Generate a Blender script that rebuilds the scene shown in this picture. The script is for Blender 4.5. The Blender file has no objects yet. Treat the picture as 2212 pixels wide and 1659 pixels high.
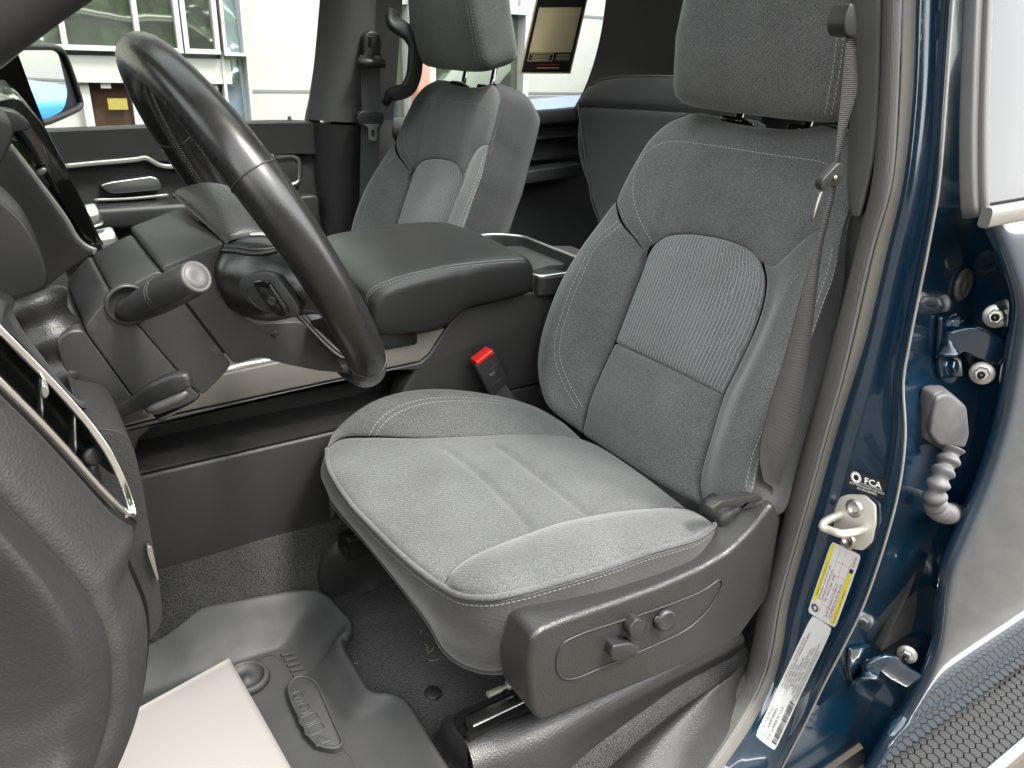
import bpy, bmesh, math, random
import numpy as np
from mathutils import Vector, Matrix
from mathutils.bvhtree import BVHTree
random.seed(7); np.random.seed(7)
sc = bpy.context.scene
COL = sc.collection
K = 1.55                                   # camera height above the asphalt
# ------------------------------------------------------------------ camera
F = 1662.0; CX, CY = 1106.0, 829.5         # focal length / centre measured on a 2212 px wide print
Rw = np.array([[0.83867268, -0.54293892, 0.04295895],
               [-0.18770563, -0.36218721, -0.91300987],
               [0.51126777, 0.75765279, -0.40566921]])
cam_d = bpy.data.cameras.new('camera'); cam = bpy.data.objects.new('camera', cam_d); COL.objects.link(cam)
cam_d.sensor_width = 36; cam_d.lens = F / 2212 * 36; cam_d.clip_start = .02; cam_d.clip_end = 500
m3 = Matrix((Rw[0], -Rw[1], -Rw[2])).transposed()
cam.matrix_world = Matrix.Translation((0, 0, K)) @ m3.to_4x4()
sc.camera = cam
# ------------------------------------------------------------------ light
SUN = Vector((0.24, -0.46, 0.85)).normalized()      # direction towards the sun
w = bpy.data.worlds.new('World'); sc.world = w; w.use_nodes = True
nt = w.node_tree; bg = nt.nodes['Background']
sky = nt.nodes.new('ShaderNodeTexSky'); sky.sky_type = 'NISHITA'; sky.sun_disc = False
sky.sun_elevation = math.asin(SUN.z); sky.sun_rotation = math.atan2(SUN.x, SUN.y)
sky.air_density = 1.2; sky.dust_density = 1.0; sky.ozone_density = .6
hs = nt.nodes.new('ShaderNodeHueSaturation'); hs.inputs['Saturation'].default_value = .08   # thin white haze
wm = nt.nodes.new('ShaderNodeMix'); wm.data_type = 'RGBA'; wm.blend_type = 'MULTIPLY'; wm.inputs['Factor'].default_value = 1; wm.inputs['B'].default_value = (1, .99, .97, 1)
nt.links.new(sky.outputs[0], hs.inputs['Color']); nt.links.new(hs.outputs[0], wm.inputs['A']); nt.links.new(wm.outputs['Result'], bg.inputs[0]); bg.inputs[1].default_value = .15
sd = bpy.data.lights.new('sun', 'SUN'); sd.energy = 0.8; sd.angle = math.radians(10); sd.color = (1, .95, .88)
so = bpy.data.objects.new('sun', sd); COL.objects.link(so); so.location = (3, -4, 8)
so.rotation_euler = SUN.to_track_quat('Z', 'Y').to_euler()
sc.view_settings.view_transform = 'Standard'; sc.view_settings.look = 'None'
sc.view_settings.gamma = 1; sc.view_settings.use_curve_mapping = False
sc.view_settings.exposure = 3.1
sc.cycles.max_bounces = 10; sc.cycles.transparent_max_bounces = 16; sc.cycles.diffuse_bounces = 5
sc.cycles.caustics_reflective = False; sc.cycles.caustics_refractive = False
# ------------------------------------------------------------------ measuring helpers (metres; z counted from the lens height)
def A(*p): return np.array(p, float)
def ray(px, py):
    return Rw.T @ np.array([(px - CX) / F, (py - CY) / F, 1.0])
def at(px, py, x=None, y=None, z=None):
    d = ray(px, py)
    t = x / d[0] if x is not None else (y / d[1] if y is not None else z / d[2])
    return d * t
def onp(px, py, P0, n):
    d = ray(px, py); n = np.asarray(n, float)
    return d * (np.dot(P0, n) / np.dot(d, n))
def Y(pts): return np.array([at(a, b, y=c) for a, b, c in pts])
def nrm(v):
    v = np.asarray(v, float); return v / (np.linalg.norm(v) + 1e-12)
def cr(pts, n, closed=False):
    """smooth curve through points, resampled to n points of even spacing"""
    P = np.asarray(pts, float)
    if len(P) == 2 and not closed:
        t = np.linspace(0, 1, n)[:, None]; return P[0] * (1 - t) + P[1] * t
    if closed: Q = np.vstack([P[-1], P, P[0], P[1]]); m = len(P)
    else: Q = np.vstack([2 * P[0] - P[1], P, 2 * P[-1] - P[-2]]); m = len(P) - 1
    out = []
    for i in range(m):
        p0, p1, p2, p3 = Q[i:i + 4]
        a = max(np.linalg.norm(p1 - p0), 1e-6) ** .5; b = max(np.linalg.norm(p2 - p1), 1e-6) ** .5; c = max(np.linalg.norm(p3 - p2), 1e-6) ** .5
        t = np.linspace(0, b, 14, endpoint=False)[:, None]
        m1 = ((p1 - p0) / a - (p2 - p0) / (a + b) + (p2 - p1) / b) * b
        m2 = ((p2 - p1) / b - (p3 - p1) / (b + c) + (p3 - p2) / c) * b
        s = t / b
        out.append((2 * s**3 - 3 * s**2 + 1) * p1 + (s**3 - 2 * s**2 + s) * m1 + (-2 * s**3 + 3 * s**2) * p2 + (s**3 - s**2) * m2)
    out = np.vstack(out + [P[:1] if closed else P[-1:]])
    return resamp(out, n + 1)[:-1] if closed else resamp(out, n)
def resamp(P, n):
    P = np.asarray(P, float); d = np.r_[0, np.cumsum(np.linalg.norm(np.diff(P, axis=0), axis=1))]
    t = np.linspace(0, d[-1], n)
    return np.stack([np.interp(t, d, P[:, k]) for k in range(P.shape[1])], 1)
def rpoly(pts, r, n=4):
    """round the corners of a polygon (2D or 3D)"""
    P = [np.asarray(p, float) for p in pts]; out = []
    for i, p in enumerate(P):
        a, b = P[i - 1], P[(i + 1) % len(P)]
        rr = r[i] if isinstance(r, (list, tuple)) else r
        la, lb = np.linalg.norm(a - p), np.linalg.norm(b - p)
        q = min(rr, la * .48, lb * .48)
        if q < 1e-5: out.append(p); continue
        s, e = p + (a - p) / la * q, p + (b - p) / lb * q
        for k in range(n + 1):
            t = k / n; out.append((1 - t)**2 * s + 2 * t * (1 - t) * p + t * t * e)
    return out
# ------------------------------------------------------------------ materials
MATS = {}
def mat(name, col, rough=.5, metal=0., spec=.5, grain=None, bump=.3, var=0., coat=0., sheen=0., kind='noise', emit=None, rvar=0., dirt=0., dirtcol=(.25, .23, .2), vscale=9.):
    m = bpy.data.materials.new(name); m.use_nodes = True; t = m.node_tree; b = t.nodes['Principled BSDF']
    N = t.nodes.new; L = t.links.new
    b.inputs['Base Color'].default_value = (*col, 1); b.inputs['Roughness'].default_value = rough
    b.inputs['Metallic'].default_value = metal; b.inputs['Specular IOR Level'].default_value = spec
    b.inputs['Coat Weight'].default_value = coat; b.inputs['Coat Roughness'].default_value = .03
    b.inputs['Sheen Weight'].default_value = sheen; b.inputs['Sheen Roughness'].default_value = .5
    tc = N('ShaderNodeTexCoord'); last = None
    def noise(s, det=3, rg=.55):
        n = N('ShaderNodeTexNoise'); n.inputs['Scale'].default_value = s; n.inputs['Detail'].default_value = det; n.inputs['Roughness'].default_value = rg
        L(tc.outputs['Object'], n.inputs['Vector']); return n
    def ramp(src, a, bb, c0, c1):
        r = N('ShaderNodeValToRGB'); r.color_ramp.elements[0].position = a; r.color_ramp.elements[1].position = bb
        r.color_ramp.elements[0].color = (*c0, 1); r.color_ramp.elements[1].color = (*c1, 1); L(src, r.inputs[0]); return r
    colsock = None
    if var:
        n = noise(vscale, 5, .6)
        c0 = tuple(max(0, c * (1 - var)) for c in col); c1 = tuple(c * (1 + var) for c in col)
        colsock = ramp(n.outputs['Fac'], .3, .7, c0, c1).outputs[0]
    if dirt:
        n = noise(55, 8, .75); r = ramp(n.outputs['Fac'], .60, .74, (0, 0, 0), (dirt,) * 3)
        mx = N('ShaderNodeMix'); mx.data_type = 'RGBA'; mx.inputs['B'].default_value = (*dirtcol, 1)
        if colsock: L(colsock, mx.inputs['A'])
        else: mx.inputs['A'].default_value = (*col, 1)
        L(r.outputs[0], mx.inputs['Factor']); colsock = mx.outputs['Result']
    if colsock: L(colsock, b.inputs['Base Color'])
    if rvar:
        n = noise(16, 6, .65); r = N('ShaderNodeMapRange'); r.inputs['From Min'].default_value = .3; r.inputs['From Max'].default_value = .7
        r.inputs['To Min'].default_value = max(.02, rough - rvar); r.inputs['To Max'].default_value = min(1, rough + rvar)
        L(n.outputs['Fac'], r.inputs['Value']); L(r.outputs[0], b.inputs['Roughness'])
    if grain:
        if kind == 'leather':
            g = N('ShaderNodeTexVoronoi'); g.feature = 'SMOOTH_F1'; g.inputs['Scale'].default_value = grain; L(tc.outputs['Object'], g.inputs['Vector']); h = g.outputs['Distance']
        else:
            g = noise(grain, 2); h = g.outputs['Fac']
        bp = N('ShaderNodeBump'); bp.inputs['Strength'].default_value = bump; bp.inputs['Distance'].default_value = .0006
        L(h, bp.inputs['Height']); L(bp.outputs[0], b.inputs['Normal'])
    if emit:
        b.inputs['Emission Color'].default_value = (*emit[0], 1); b.inputs['Emission Strength'].default_value = emit[1]
    MATS[name] = m; return m
def fabric(name, c0, c1, scale=760, bump=.4, rib=None, ribcol=None, mm=.0008, weave=.5):
    m = bpy.data.materials.new(name); m.use_nodes = True; t = m.node_tree; b = t.nodes['Principled BSDF']; N = t.nodes.new; L = t.links.new
    b.inputs['Roughness'].default_value = .93; b.inputs['Specular IOR Level'].default_value = .18
    b.inputs['Sheen Weight'].default_value = .28; b.inputs['Sheen Roughness'].default_value = .45
    tc = N('ShaderNodeTexCoord')
    n = N('ShaderNodeTexNoise'); n.inputs['Scale'].default_value = scale; n.inputs['Detail'].default_value = 2; L(tc.outputs['Object'], n.inputs['Vector'])
    r = N('ShaderNodeValToRGB'); r.color_ramp.elements[0].position = .34; r.color_ramp.elements[1].position = .68
    r.color_ramp.elements[0].color = (*c0, 1); r.color_ramp.elements[1].color = (*c1, 1); L(n.outputs['Fac'], r.inputs[0])
    big = N('ShaderNodeTexNoise'); big.inputs['Scale'].default_value = 14; big.inputs['Detail'].default_value = 4; L(tc.outputs['Object'], big.inputs['Vector'])
    mr = N('ShaderNodeMapRange'); mr.inputs['From Min'].default_value = .3; mr.inputs['From Max'].default_value = .7; mr.inputs['To Min'].default_value = .88; mr.inputs['To Max'].default_value = 1.12
    L(big.outputs['Fac'], mr.inputs['Value'])
    mul = N('ShaderNodeMix'); mul.data_type = 'RGBA'; mul.blend_type = 'MULTIPLY'; mul.inputs['Factor'].default_value = 1
    L(r.outputs[0], mul.inputs['A']); L(mr.outputs[0], mul.inputs['B']); cs = mul.outputs['Result']
    wv = N('ShaderNodeTexWave'); wv.wave_type = 'BANDS'; wv.bands_direction = 'DIAGONAL'; wv.inputs['Scale'].default_value = 95; wv.inputs['Distortion'].default_value = 1.2; wv.inputs['Detail'].default_value = 1
    L(tc.outputs['Object'], wv.inputs['Vector'])
    ad = N('ShaderNodeMath'); ad.operation = 'MULTIPLY_ADD'; ad.inputs[1].default_value = weave; L(wv.outputs['Fac'], ad.inputs[0]); L(n.outputs['Fac'], ad.inputs[2]); h = ad.outputs[0]
    if rib:
        uv = N('ShaderNodeUVMap'); sx = N('ShaderNodeSeparateXYZ'); L(uv.outputs[0], sx.inputs[0])
        dn = N('ShaderNodeTexNoise'); dn.inputs['Scale'].default_value = 60; dn.inputs['Detail'].default_value = 1; L(tc.outputs['Object'], dn.inputs['Vector'])
        ms = N('ShaderNodeTexNoise'); ms.inputs['Scale'].default_value = 24; ms.inputs['Detail'].default_value = 0; L(tc.outputs['Object'], ms.inputs['Vector'])
        pw = N('ShaderNodeMath'); pw.operation = 'GREATER_THAN'; pw.inputs[1].default_value = .66; L(ms.outputs['Fac'], pw.inputs[0])
        wob = N('ShaderNodeMath'); wob.operation = 'MULTIPLY'; L(pw.outputs[0], wob.inputs[0]); L(dn.outputs['Fac'], wob.inputs[1])
        a = N('ShaderNodeMath'); a.operation = 'MULTIPLY_ADD'; a.inputs[1].default_value = rib; L(sx.outputs[0], a.inputs[0])
        w2 = N('ShaderNodeMath'); w2.operation = 'MULTIPLY'; w2.inputs[1].default_value = .5; L(wob.outputs[0], w2.inputs[0]); L(w2.outputs[0], a.inputs[2])
        fr = N('ShaderNodeMath'); fr.operation = 'FRACT'; L(a.outputs[0], fr.inputs[0])
        tri = N('ShaderNodeMath'); tri.operation = 'PINGPONG'; tri.inputs[1].default_value = .5; L(a.outputs[0], tri.inputs[0])
        st = N('ShaderNodeMapRange'); st.interpolation_type = 'SMOOTHSTEP'; st.inputs['From Min'].default_value = .30; st.inputs['From Max'].default_value = .46; L(tri.outputs[0], st.inputs['Value'])
        mk_ = N('ShaderNodeMath'); mk_.operation = 'MULTIPLY'; L(st.outputs[0], mk_.inputs[0]); mk_.inputs[1].default_value = .6
        mx = N('ShaderNodeMix'); mx.data_type = 'RGBA'; mx.inputs['B'].default_value = (*ribcol, 1); L(cs, mx.inputs['A']); L(mk_.outputs[0], mx.inputs['Factor']); cs = mx.outputs['Result']
        a2 = N('ShaderNodeMath'); a2.operation = 'MULTIPLY_ADD'; a2.inputs[1].default_value = 1.2; L(st.outputs[0], a2.inputs[0]); L(h, a2.inputs[2]); h = a2.outputs[0]
    L(cs, b.inputs['Base Color'])
    bp = N('ShaderNodeBump'); bp.inputs['Strength'].default_value = bump; bp.inputs['Distance'].default_value = mm; L(h, bp.inputs['Height']); L(bp.outputs[0], b.inputs['Normal'])
    MATS[name] = m; return m
def glassmat(name, tint=(.93, .96, .95), refl=1.45):
    m = bpy.data.materials.new(name); m.use_nodes = True; t = m.node_tree; t.nodes.remove(t.nodes['Principled BSDF']); N = t.nodes.new; L = t.links.new
    o = t.nodes['Material Output']; tr = N('ShaderNodeBsdfTransparent'); tr.inputs[0].default_value = (*tint, 1)
    gl = N('ShaderNodeBsdfGlossy'); gl.inputs['Roughness'].default_value = .01; fr = N('ShaderNodeFresnel'); fr.inputs[0].default_value = refl
    mx = N('ShaderNodeMixShader'); L(fr.outputs[0], mx.inputs[0]); L(tr.outputs[0], mx.inputs[1]); L(gl.outputs[0], mx.inputs[2]); L(mx.outputs[0], o.inputs[0])
    MATS[name] = m; return m
# ------------------------------------------------------------------ object helpers
def empty(name, loc, label=None, cat=None, group=None):
    o = bpy.data.objects.new(name, None); COL.objects.link(o); o.location = (loc[0], loc[1], loc[2] + K); o.empty_display_size = .05
    if label: o['label'] = label
    if cat: o['category'] = cat
    if group: o['group'] = group
    return o
def wloc(o):
    v = Vector((0, 0, 0))
    while o is not None: v = v + o.location; o = o.parent
    return v
def mk(name, V, Fc, m, parent=None, smooth=True, sharp=None, label=None, cat=None, group=None, kind=None, uv=None):
    V = np.asarray(V, float).copy(); V[:, 2] += K
    if parent is not None: V = V - np.array(wloc(parent))
    else:
        base = np.array([(V[:, 0].min() + V[:, 0].max()) / 2, (V[:, 1].min() + V[:, 1].max()) / 2, V[:, 2].min()]); V = V - base
    me = bpy.data.meshes.new(name); me.from_pydata([tuple(v) for v in V], [], [tuple(int(i) for i in f) for f in Fc]); me.update()
    if uv is not None:
        ul = me.uv_layers.new(name='UVMap'); vi = np.empty(len(me.loops), int); me.loops.foreach_get('vertex_index', vi)
        ul.data.foreach_set('uv', np.asarray(uv)[vi].ravel())
    if smooth: me.polygons.foreach_set('use_smooth', [True] * len(me.polygons))
    if sharp: me.set_sharp_from_angle(angle=math.radians(sharp))
    ms = m if isinstance(m, (list, tuple)) else [m]
    for q in ms: me.materials.append(MATS[q] if isinstance(q, str) else q)
    o = bpy.data.objects.new(name, me); COL.objects.link(o)
    if parent is not None: o.parent = parent
    else: o.location = base
    if label: o['label'] = label
    if cat: o['category'] = cat
    if group: o['group'] = group
    if kind: o['kind'] = kind
    return o
class MB:
    """collects pieces of geometry for one mesh"""
    def __init__(s): s.V = []; s.F = []; s.n = 0
    def add(s, V, Fc):
        V = np.asarray(V, float); s.V.append(V); s.F += [tuple(i + s.n for i in f) for f in Fc]; s.n += len(V); return s
    def put(s, name, m, parent=None, **k): return mk(name, np.vstack(s.V), s.F, m, parent, **k)
def gridf(nu, nv, cu=False, cv=False):
    Fc = []
    for i in range(nu if cu else nu - 1):
        for j in range(nv if cv else nv - 1):
            a, b = i * nv + j, i * nv + (j + 1) % nv; c, d = ((i + 1) % nu) * nv + (j + 1) % nv, ((i + 1) % nu) * nv + j
            Fc.append((a, b, c, d))
    return Fc
def gnorm(G):
    du = np.gradient(G, axis=0); dv = np.gradient(G, axis=1); n = np.cross(du, dv)
    return n / (np.linalg.norm(n, axis=2, keepdims=True) + 1e-12)
def coons(c0, c1, d0, d1, nu, nv):
    """c0,c1: opposite curves along u; d0 joins their starts, d1 their ends"""
    c0, c1 = cr(c0, nu), cr(c1, nu); d0, d1 = cr(d0, nv), cr(d1, nv)
    s = np.linspace(0, 1, nu)[:, None, None]; t = np.linspace(0, 1, nv)[None, :, None]
    c0 = c0.copy(); c1 = c1.copy()
    def fit(c, a, b):
        q = np.linspace(0, 1, len(c))[:, None]; return c + (a - c[0]) * (1 - q) + (b - c[-1]) * q
    d0 = fit(d0, c0[0], c1[0]); d1 = fit(d1, c0[-1], c1[-1])
    return (1 - t) * c0[:, None] + t * c1[:, None] + (1 - s) * d0[None] + s * d1[None] - ((1 - s) * (1 - t) * c0[0] + s * (1 - t) * c0[-1] + (1 - s) * t * c1[0] + s * t * c1[-1])
def puff(G, h=0., roll=.006, rr=.012, edges=(1, 1, 1, 1), flip=False, hp=.7, fade=0.):
    """bulge a grid along its normal and roll its edges down into the seams; edges = u0,u1,v0,v1"""
    N = gnorm(G) * (-1 if flip else 1); nu, nv = G.shape[:2]
    s = np.linspace(0, 1, nu)[:, None]; t = np.linspace(0, 1, nv)[None, :]
    lu = np.linalg.norm(np.diff(G, axis=0), axis=2).sum(0).mean(); lv = np.linalg.norm(np.diff(G, axis=1), axis=2).sum(1).mean()
    d = h * (np.clip(4 * s * (1 - s), 0, 1) ** hp if edges[0] or edges[1] else 1) * (np.clip(4 * t * (1 - t), 0, 1) ** hp if edges[2] or edges[3] else 1) + np.zeros((nu, nv))
    for on, e in zip(edges, (s * lu, (1 - s) * lu, t * lv, (1 - t) * lv)):
        if on:
            q = np.clip(1 - e / rr, 0, 1); d = d - on * roll * (1 - np.sqrt(np.clip(1 - q * q, 0, 1)))
    if fade: q = np.clip(t / fade, 0, 1); d = d * q * q * (3 - 2 * q)
    return G + N * d[..., None]
def groove(G, curve, depth=.004, sig=.005, flip=False):
    N = gnorm(G) * (-1 if flip else 1); C = resamp(curve, 120); P = G.reshape(-1, 3); dm = np.full(len(P), 9.)
    for c in C: dm = np.minimum(dm, ((P - c) ** 2).sum(1))
    return G - N * (depth * np.exp(-dm / sig ** 2)).reshape(G.shape[:2])[..., None]
def gput(name, G, m, parent, uv=False, **k):
    nu, nv = G.shape[:2]; U = None
    if uv:
        U = np.stack(np.meshgrid(np.linspace(0, 1, nu), np.linspace(0, 1, nv), indexing='ij'), -1).reshape(-1, 2)
    return mk(name, G.reshape(-1, 3), gridf(nu, nv), m, parent, uv=U, **k)
def frames(P, closed=False, up=None):
    P = np.asarray(P, float); n = len(P)
    T = np.gradient(P, axis=0) if not closed else (np.roll(P, -1, 0) - np.roll(P, 1, 0)); T = T / (np.linalg.norm(T, axis=1, keepdims=True) + 1e-12)
    Ns = []
    if up is not None:
        up = np.asarray(up, float)
        for i, t in enumerate(T):
            u = up[i] if up.ndim == 2 else up
            v = u - t * np.dot(u, t); Ns.append(nrm(v))
    else:
        a = A(0, 0, 1) if abs(T[0][2]) < .9 else A(1, 0, 0); v = nrm(a - T[0] * np.dot(a, T[0]))
        for t in T:
            v = nrm(v - t * np.dot(v, t)); Ns.append(v)
    Ns = np.array(Ns); return T, Ns, np.cross(T, Ns)
def sweep(P, prof, closed=False, up=None, caps=True, scale=None):
    """sweep a closed 2D profile (a: along normal, b: along binormal) along P"""
    P = np.asarray(P, float); T, N, B = frames(P, closed, up); prof = np.asarray(prof, float); m = len(prof); V = []
    for i in range(len(P)):
        s = 1 if scale is None else scale[i]
        V.append(P[i] + (prof[:, :1] * N[i] + prof[:, 1:] * B[i]) * s)
    V = np.vstack(V); Fc = gridf(len(P), m, closed, True)
    if caps and not closed: Fc += [tuple(range(m))[::-1], tuple(range(len(V) - m, len(V)))]
    return V, Fc
def circ(r, n=12, ry=None): return [(r * math.cos(2 * math.pi * i / n), (ry or r) * math.sin(2 * math.pi * i / n)) for i in range(n)]
def rrect(w, h, r, n=3): return [tuple(p) for p in rpoly([(-w / 2, -h / 2), (w / 2, -h / 2), (w / 2, h / 2), (-w / 2, h / 2)], r, n)]
def tube(P, r, n=10, closed=False, caps=True):
    if np.isscalar(r): return sweep(P, circ(r, n), closed, None, caps)
    return sweep(P, circ(1, n), closed, None, caps, scale=r)
def slab(poly, vec, bev=0., seg=2, both=True):
    """polygon extruded along vec, edges bevelled; returns V,F"""
    bm = bmesh.new(); vs = [bm.verts.new(tuple(p)) for p in poly]; f = bm.faces.new(vs); bm.normal_update()
    if f.normal.dot(Vector(vec)) > 0: f.normal_flip()
    ex = bmesh.ops.extrude_face_region(bm, geom=[f]); nv = [g for g in ex['geom'] if isinstance(g, bmesh.types.BMVert)]
    bmesh.ops.translate(bm, verts=nv, vec=Vector(tuple(vec)))
    if bev:
        top = set(nv); es = [e for e in bm.edges if (e.verts[0] in top) == (e.verts[1] in top) and (both or e.verts[0] in top)]
        bmesh.ops.bevel(bm, geom=es, offset=bev, segments=seg, profile=.5, affect='EDGES', clamp_overlap=True)
    bmesh.ops.recalc_face_normals(bm, faces=bm.faces[:])
    bm.verts.index_update(); V = np.array([v.co[:] for v in bm.verts]); Fc = [tuple(v.index for v in q.verts) for q in bm.faces]; bm.free(); return V, Fc
def boxv(c, ax, ay, az, bev=0., seg=2):
    """box centred at c with full edge vectors"""
    c, ax, ay, az = map(lambda q: np.asarray(q, float), (c, ax, ay, az)); b = c - az / 2
    return slab([b - ax / 2 - ay / 2, b + ax / 2 - ay / 2, b + ax / 2 + ay / 2, b - ax / 2 + ay / 2], az, 0) if not bev else bevall([b - ax / 2 - ay / 2, b + ax / 2 - ay / 2, b + ax / 2 + ay / 2, b - ax / 2 + ay / 2], az, bev, seg)
def bevall(poly, vec, bev, seg=2):
    bm = bmesh.new(); vs = [bm.verts.new(tuple(p)) for p in poly]; f = bm.faces.new(vs); bm.normal_update()
    if f.normal.dot(Vector(vec)) > 0: f.normal_flip()
    ex = bmesh.ops.extrude_face_region(bm, geom=[f]); nv = [g for g in ex['geom'] if isinstance(g, bmesh.types.BMVert)]
    bmesh.ops.translate(bm, verts=nv, vec=Vector(tuple(vec)))
    bmesh.ops.bevel(bm, geom=bm.edges[:], offset=bev, segments=seg, profile=.5, affect='EDGES', clamp_overlap=True)
    bmesh.ops.recalc_face_normals(bm, faces=bm.faces[:])
    bm.verts.index_update(); V = np.array([v.co[:] for v in bm.verts]); Fc = [tuple(v.index for v in q.verts) for q in bm.faces]; bm.free(); return V, Fc
def lathe(prof, org, axis, n=32):
    """prof: (along axis, radius)"""
    axis = nrm(axis); a = A(0, 0, 1) if abs(axis[2]) < .9 else A(1, 0, 0); e1 = nrm(np.cross(axis, a)); e2 = np.cross(axis, e1); V = []
    for h, r in prof:
        for k in range(n):
            q = 2 * math.pi * k / n; V.append(np.asarray(org) + axis * h + (e1 * math.cos(q) + e2 * math.sin(q)) * r)
    Fc = gridf(len(prof), n, False, True); m = len(V)
    if prof[0][1] > 1e-6: Fc.append(tuple(range(n))[::-1])
    if prof[-1][1] > 1e-6: Fc.append(tuple(range(m - n, m)))
    return np.array(V), Fc
def thick(G, d, flip=False):
    """a grid given thickness d behind it: closed shell"""
    N = gnorm(G) * (-1 if flip else 1); nu, nv = G.shape[:2]; B = G - N * d; V = np.vstack([G.reshape(-1, 3), B.reshape(-1, 3)]); o = nu * nv
    Fc = gridf(nu, nv) + [tuple(i + o for i in f[::-1]) for f in gridf(nu, nv)]
    rim = [i * nv for i in range(nu)] + [(nu - 1) * nv + j for j in range(1, nv)] + [i * nv + nv - 1 for i in range(nu - 2, -1, -1)] + [j for j in range(nv - 2, 0, -1)]
    for i in range(len(rim)):
        a, b = rim[i], rim[(i + 1) % len(rim)]; Fc.append((b, a, a + o, b + o))
    return V, Fc
def bvh(objs):
    V = []; Fc = []
    for o in objs:
        l = wloc(o); n = len(V); V += [v.co + l for v in o.data.vertices]; Fc += [tuple(i + n for i in p.vertices) for p in o.data.polygons]
    return BVHTree.FromPolygons(V, Fc)
def hit(tree, px, py, off=0.):
    d = Vector(ray(px, py)).normalized(); h = tree.ray_cast(Vector((0, 0, K)), d)
    if h[0] is None: return None
    n = h[1] if h[1].dot(d) < 0 else -h[1]; p = h[0] + n * off
    return A(p.x, p.y, p.z - K), np.array(n)
def trace(tree, pix, n=60, off=0.):
    """curve seen along the given print positions, laid on the surface"""
    C = cr(pix, n); P = []; Ns = []
    for a, b in C:
        h = hit(tree, a, b, off)
        if h: P.append(h[0]); Ns.append(h[1])
    return np.array(P), np.array(Ns)
def stitches(P, Ns, ln=.0040, gap=.0022, r=.00042, side=0.):
    P = np.asarray(P); T = np.gradient(P, axis=0); T /= np.linalg.norm(T, axis=1, keepdims=True) + 1e-9
    P = P + np.cross(T, Ns) * side
    d = np.r_[0, np.cumsum(np.linalg.norm(np.diff(P, axis=0), axis=1))]; mb = MB(); s = 0
    f = lambda q, M: np.array([np.interp(q, d, M[:, k]) for k in range(3)])
    while s + ln < d[-1]:
        a, b = f(s, P), f(s + ln, P); n = nrm(f(s + ln / 2, Ns)); t = nrm(b - a); c = np.cross(t, n)
        if np.linalg.norm(b - a) < 2.5 * ln:
            V = [a - n * r, a + c * r * .7 + n * r * .3, a - c * r * .7 + n * r * .3]
            m = (a + b) / 2 + n * r * .9
            V = np.array([a - n * r * .6, a + c * r + n * 0, a - c * r, m + c * r, m - c * r, m + n * r * .8, b - n * r * .6, b + c * r, b - c * r])
            mb.add(V, [(0, 1, 5), (0, 5, 2), (1, 3, 5), (2, 5, 4), (3, 7, 5), (4, 5, 8), (7, 6, 5), (6, 8, 5), (0, 2, 1)])
        s += ln + gap
    return mb
def textv(body, org, ux, uy, size, extr=0., bold=False, align='LEFT', sx=1.):
    """lettering as flat mesh: org = baseline start, ux/uy = unit vectors"""
    cu = bpy.data.curves.new('t', 'FONT'); cu.body = body; cu.size = size; cu.extrude = extr; cu.resolution_u = 2; cu.align_x = align
    if bold and size > .008: cu.offset = size * .018
    o = bpy.data.objects.new('t', cu); COL.objects.link(o); dg = bpy.context.evaluated_depsgraph_get()
    me = bpy.data.meshes.new_from_object(o.evaluated_get(dg)); ux, uy = nrm(ux), nrm(uy); n = np.cross(ux, uy)
    V = np.array([np.asarray(org) + ux * v.co.x * sx + uy * v.co.y + n * v.co.z for v in me.vertices]).reshape(-1, 3); Fc = [tuple(p.vertices) for p in me.polygons]
    bpy.data.objects.remove(o); bpy.data.curves.remove(cu); bpy.data.meshes.remove(me); return V, Fc
def copytree(o, parent=None, d=(0, 0, 0)):
    c = o.copy(); COL.objects.link(c); c.parent = parent
    if parent is None: c.location = o.location + Vector(d)
    for ch in list(o.children): copytree(ch, c)
    return c

def drape(V, tree, off):
    out = []
    for v in np.asarray(V, float):
        d = Vector(v).normalized(); h = tree.ray_cast(Vector((0, 0, K)), d)
        if h[0] is None: out.append(v); continue
        n = h[1] if h[1].dot(d) < 0 else -h[1]; p = h[0] + n * off; out.append(A(p.x, p.y, p.z - K))
    return np.array(out)
# ------------------------------------------------------------------ material set
fabric('seat_cloth', (.040, .0415, .042), (.112, .115, .115))
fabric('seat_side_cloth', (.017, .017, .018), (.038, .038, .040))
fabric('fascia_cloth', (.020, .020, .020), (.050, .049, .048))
fabric('insert_cloth', (.052, .056, .057), (.135, .141, .142), rib=38, ribcol=(.22, .225, .228))
fabric('carpet', (.006, .006, .006), (.050, .049, .047), scale=560, bump=1.0, mm=.003, weave=0.)
mat('thread', (.27, .265, .255), .8)
mat('thread_dark', (.10, .10, .10), .8)
mat('black_leather', (.010, .010, .010), .44, grain=620, bump=.45, kind='leather', var=.1)
mat('wheel_leather', (.009, .009, .009), .30, grain=900, bump=.06, kind='leather', rvar=.07)
mat('grain_plastic', (.0190, .0188, .0186), .40, grain=560, bump=.8, kind='leather', var=.1, dirt=.05)
mat('soft_plastic', (.0150, .0149, .0147), .52, grain=520, bump=.5, kind='leather', var=.08)
mat('smooth_plastic', (.018, .018, .018), .42, grain=1500, bump=.15, dirt=.04, var=.08)
mat('console_plastic', (.0225, .0222, .022), .46, grain=760, bump=.55, kind='leather', dirt=.03)
mat('shroud_plastic', (.020, .020, .0198), .5, grain=1300, bump=.45, dirt=.10)
mat('gloss_black', (.006, .006, .006), .06, coat=.5)
mat('black_metal', (.012, .012, .012), .3, metal=.3, rvar=.1)
mat('steel', (.55, .54, .52), .28, metal=1, rvar=.1)
mat('chrome', (.78, .78, .78), .09, metal=1)
mat('satin_metal', (.46, .46, .46), .32, metal=1)
mat('beige_trim', (.165, .155, .138), .42, grain=700, bump=.3, kind='leather')
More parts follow.
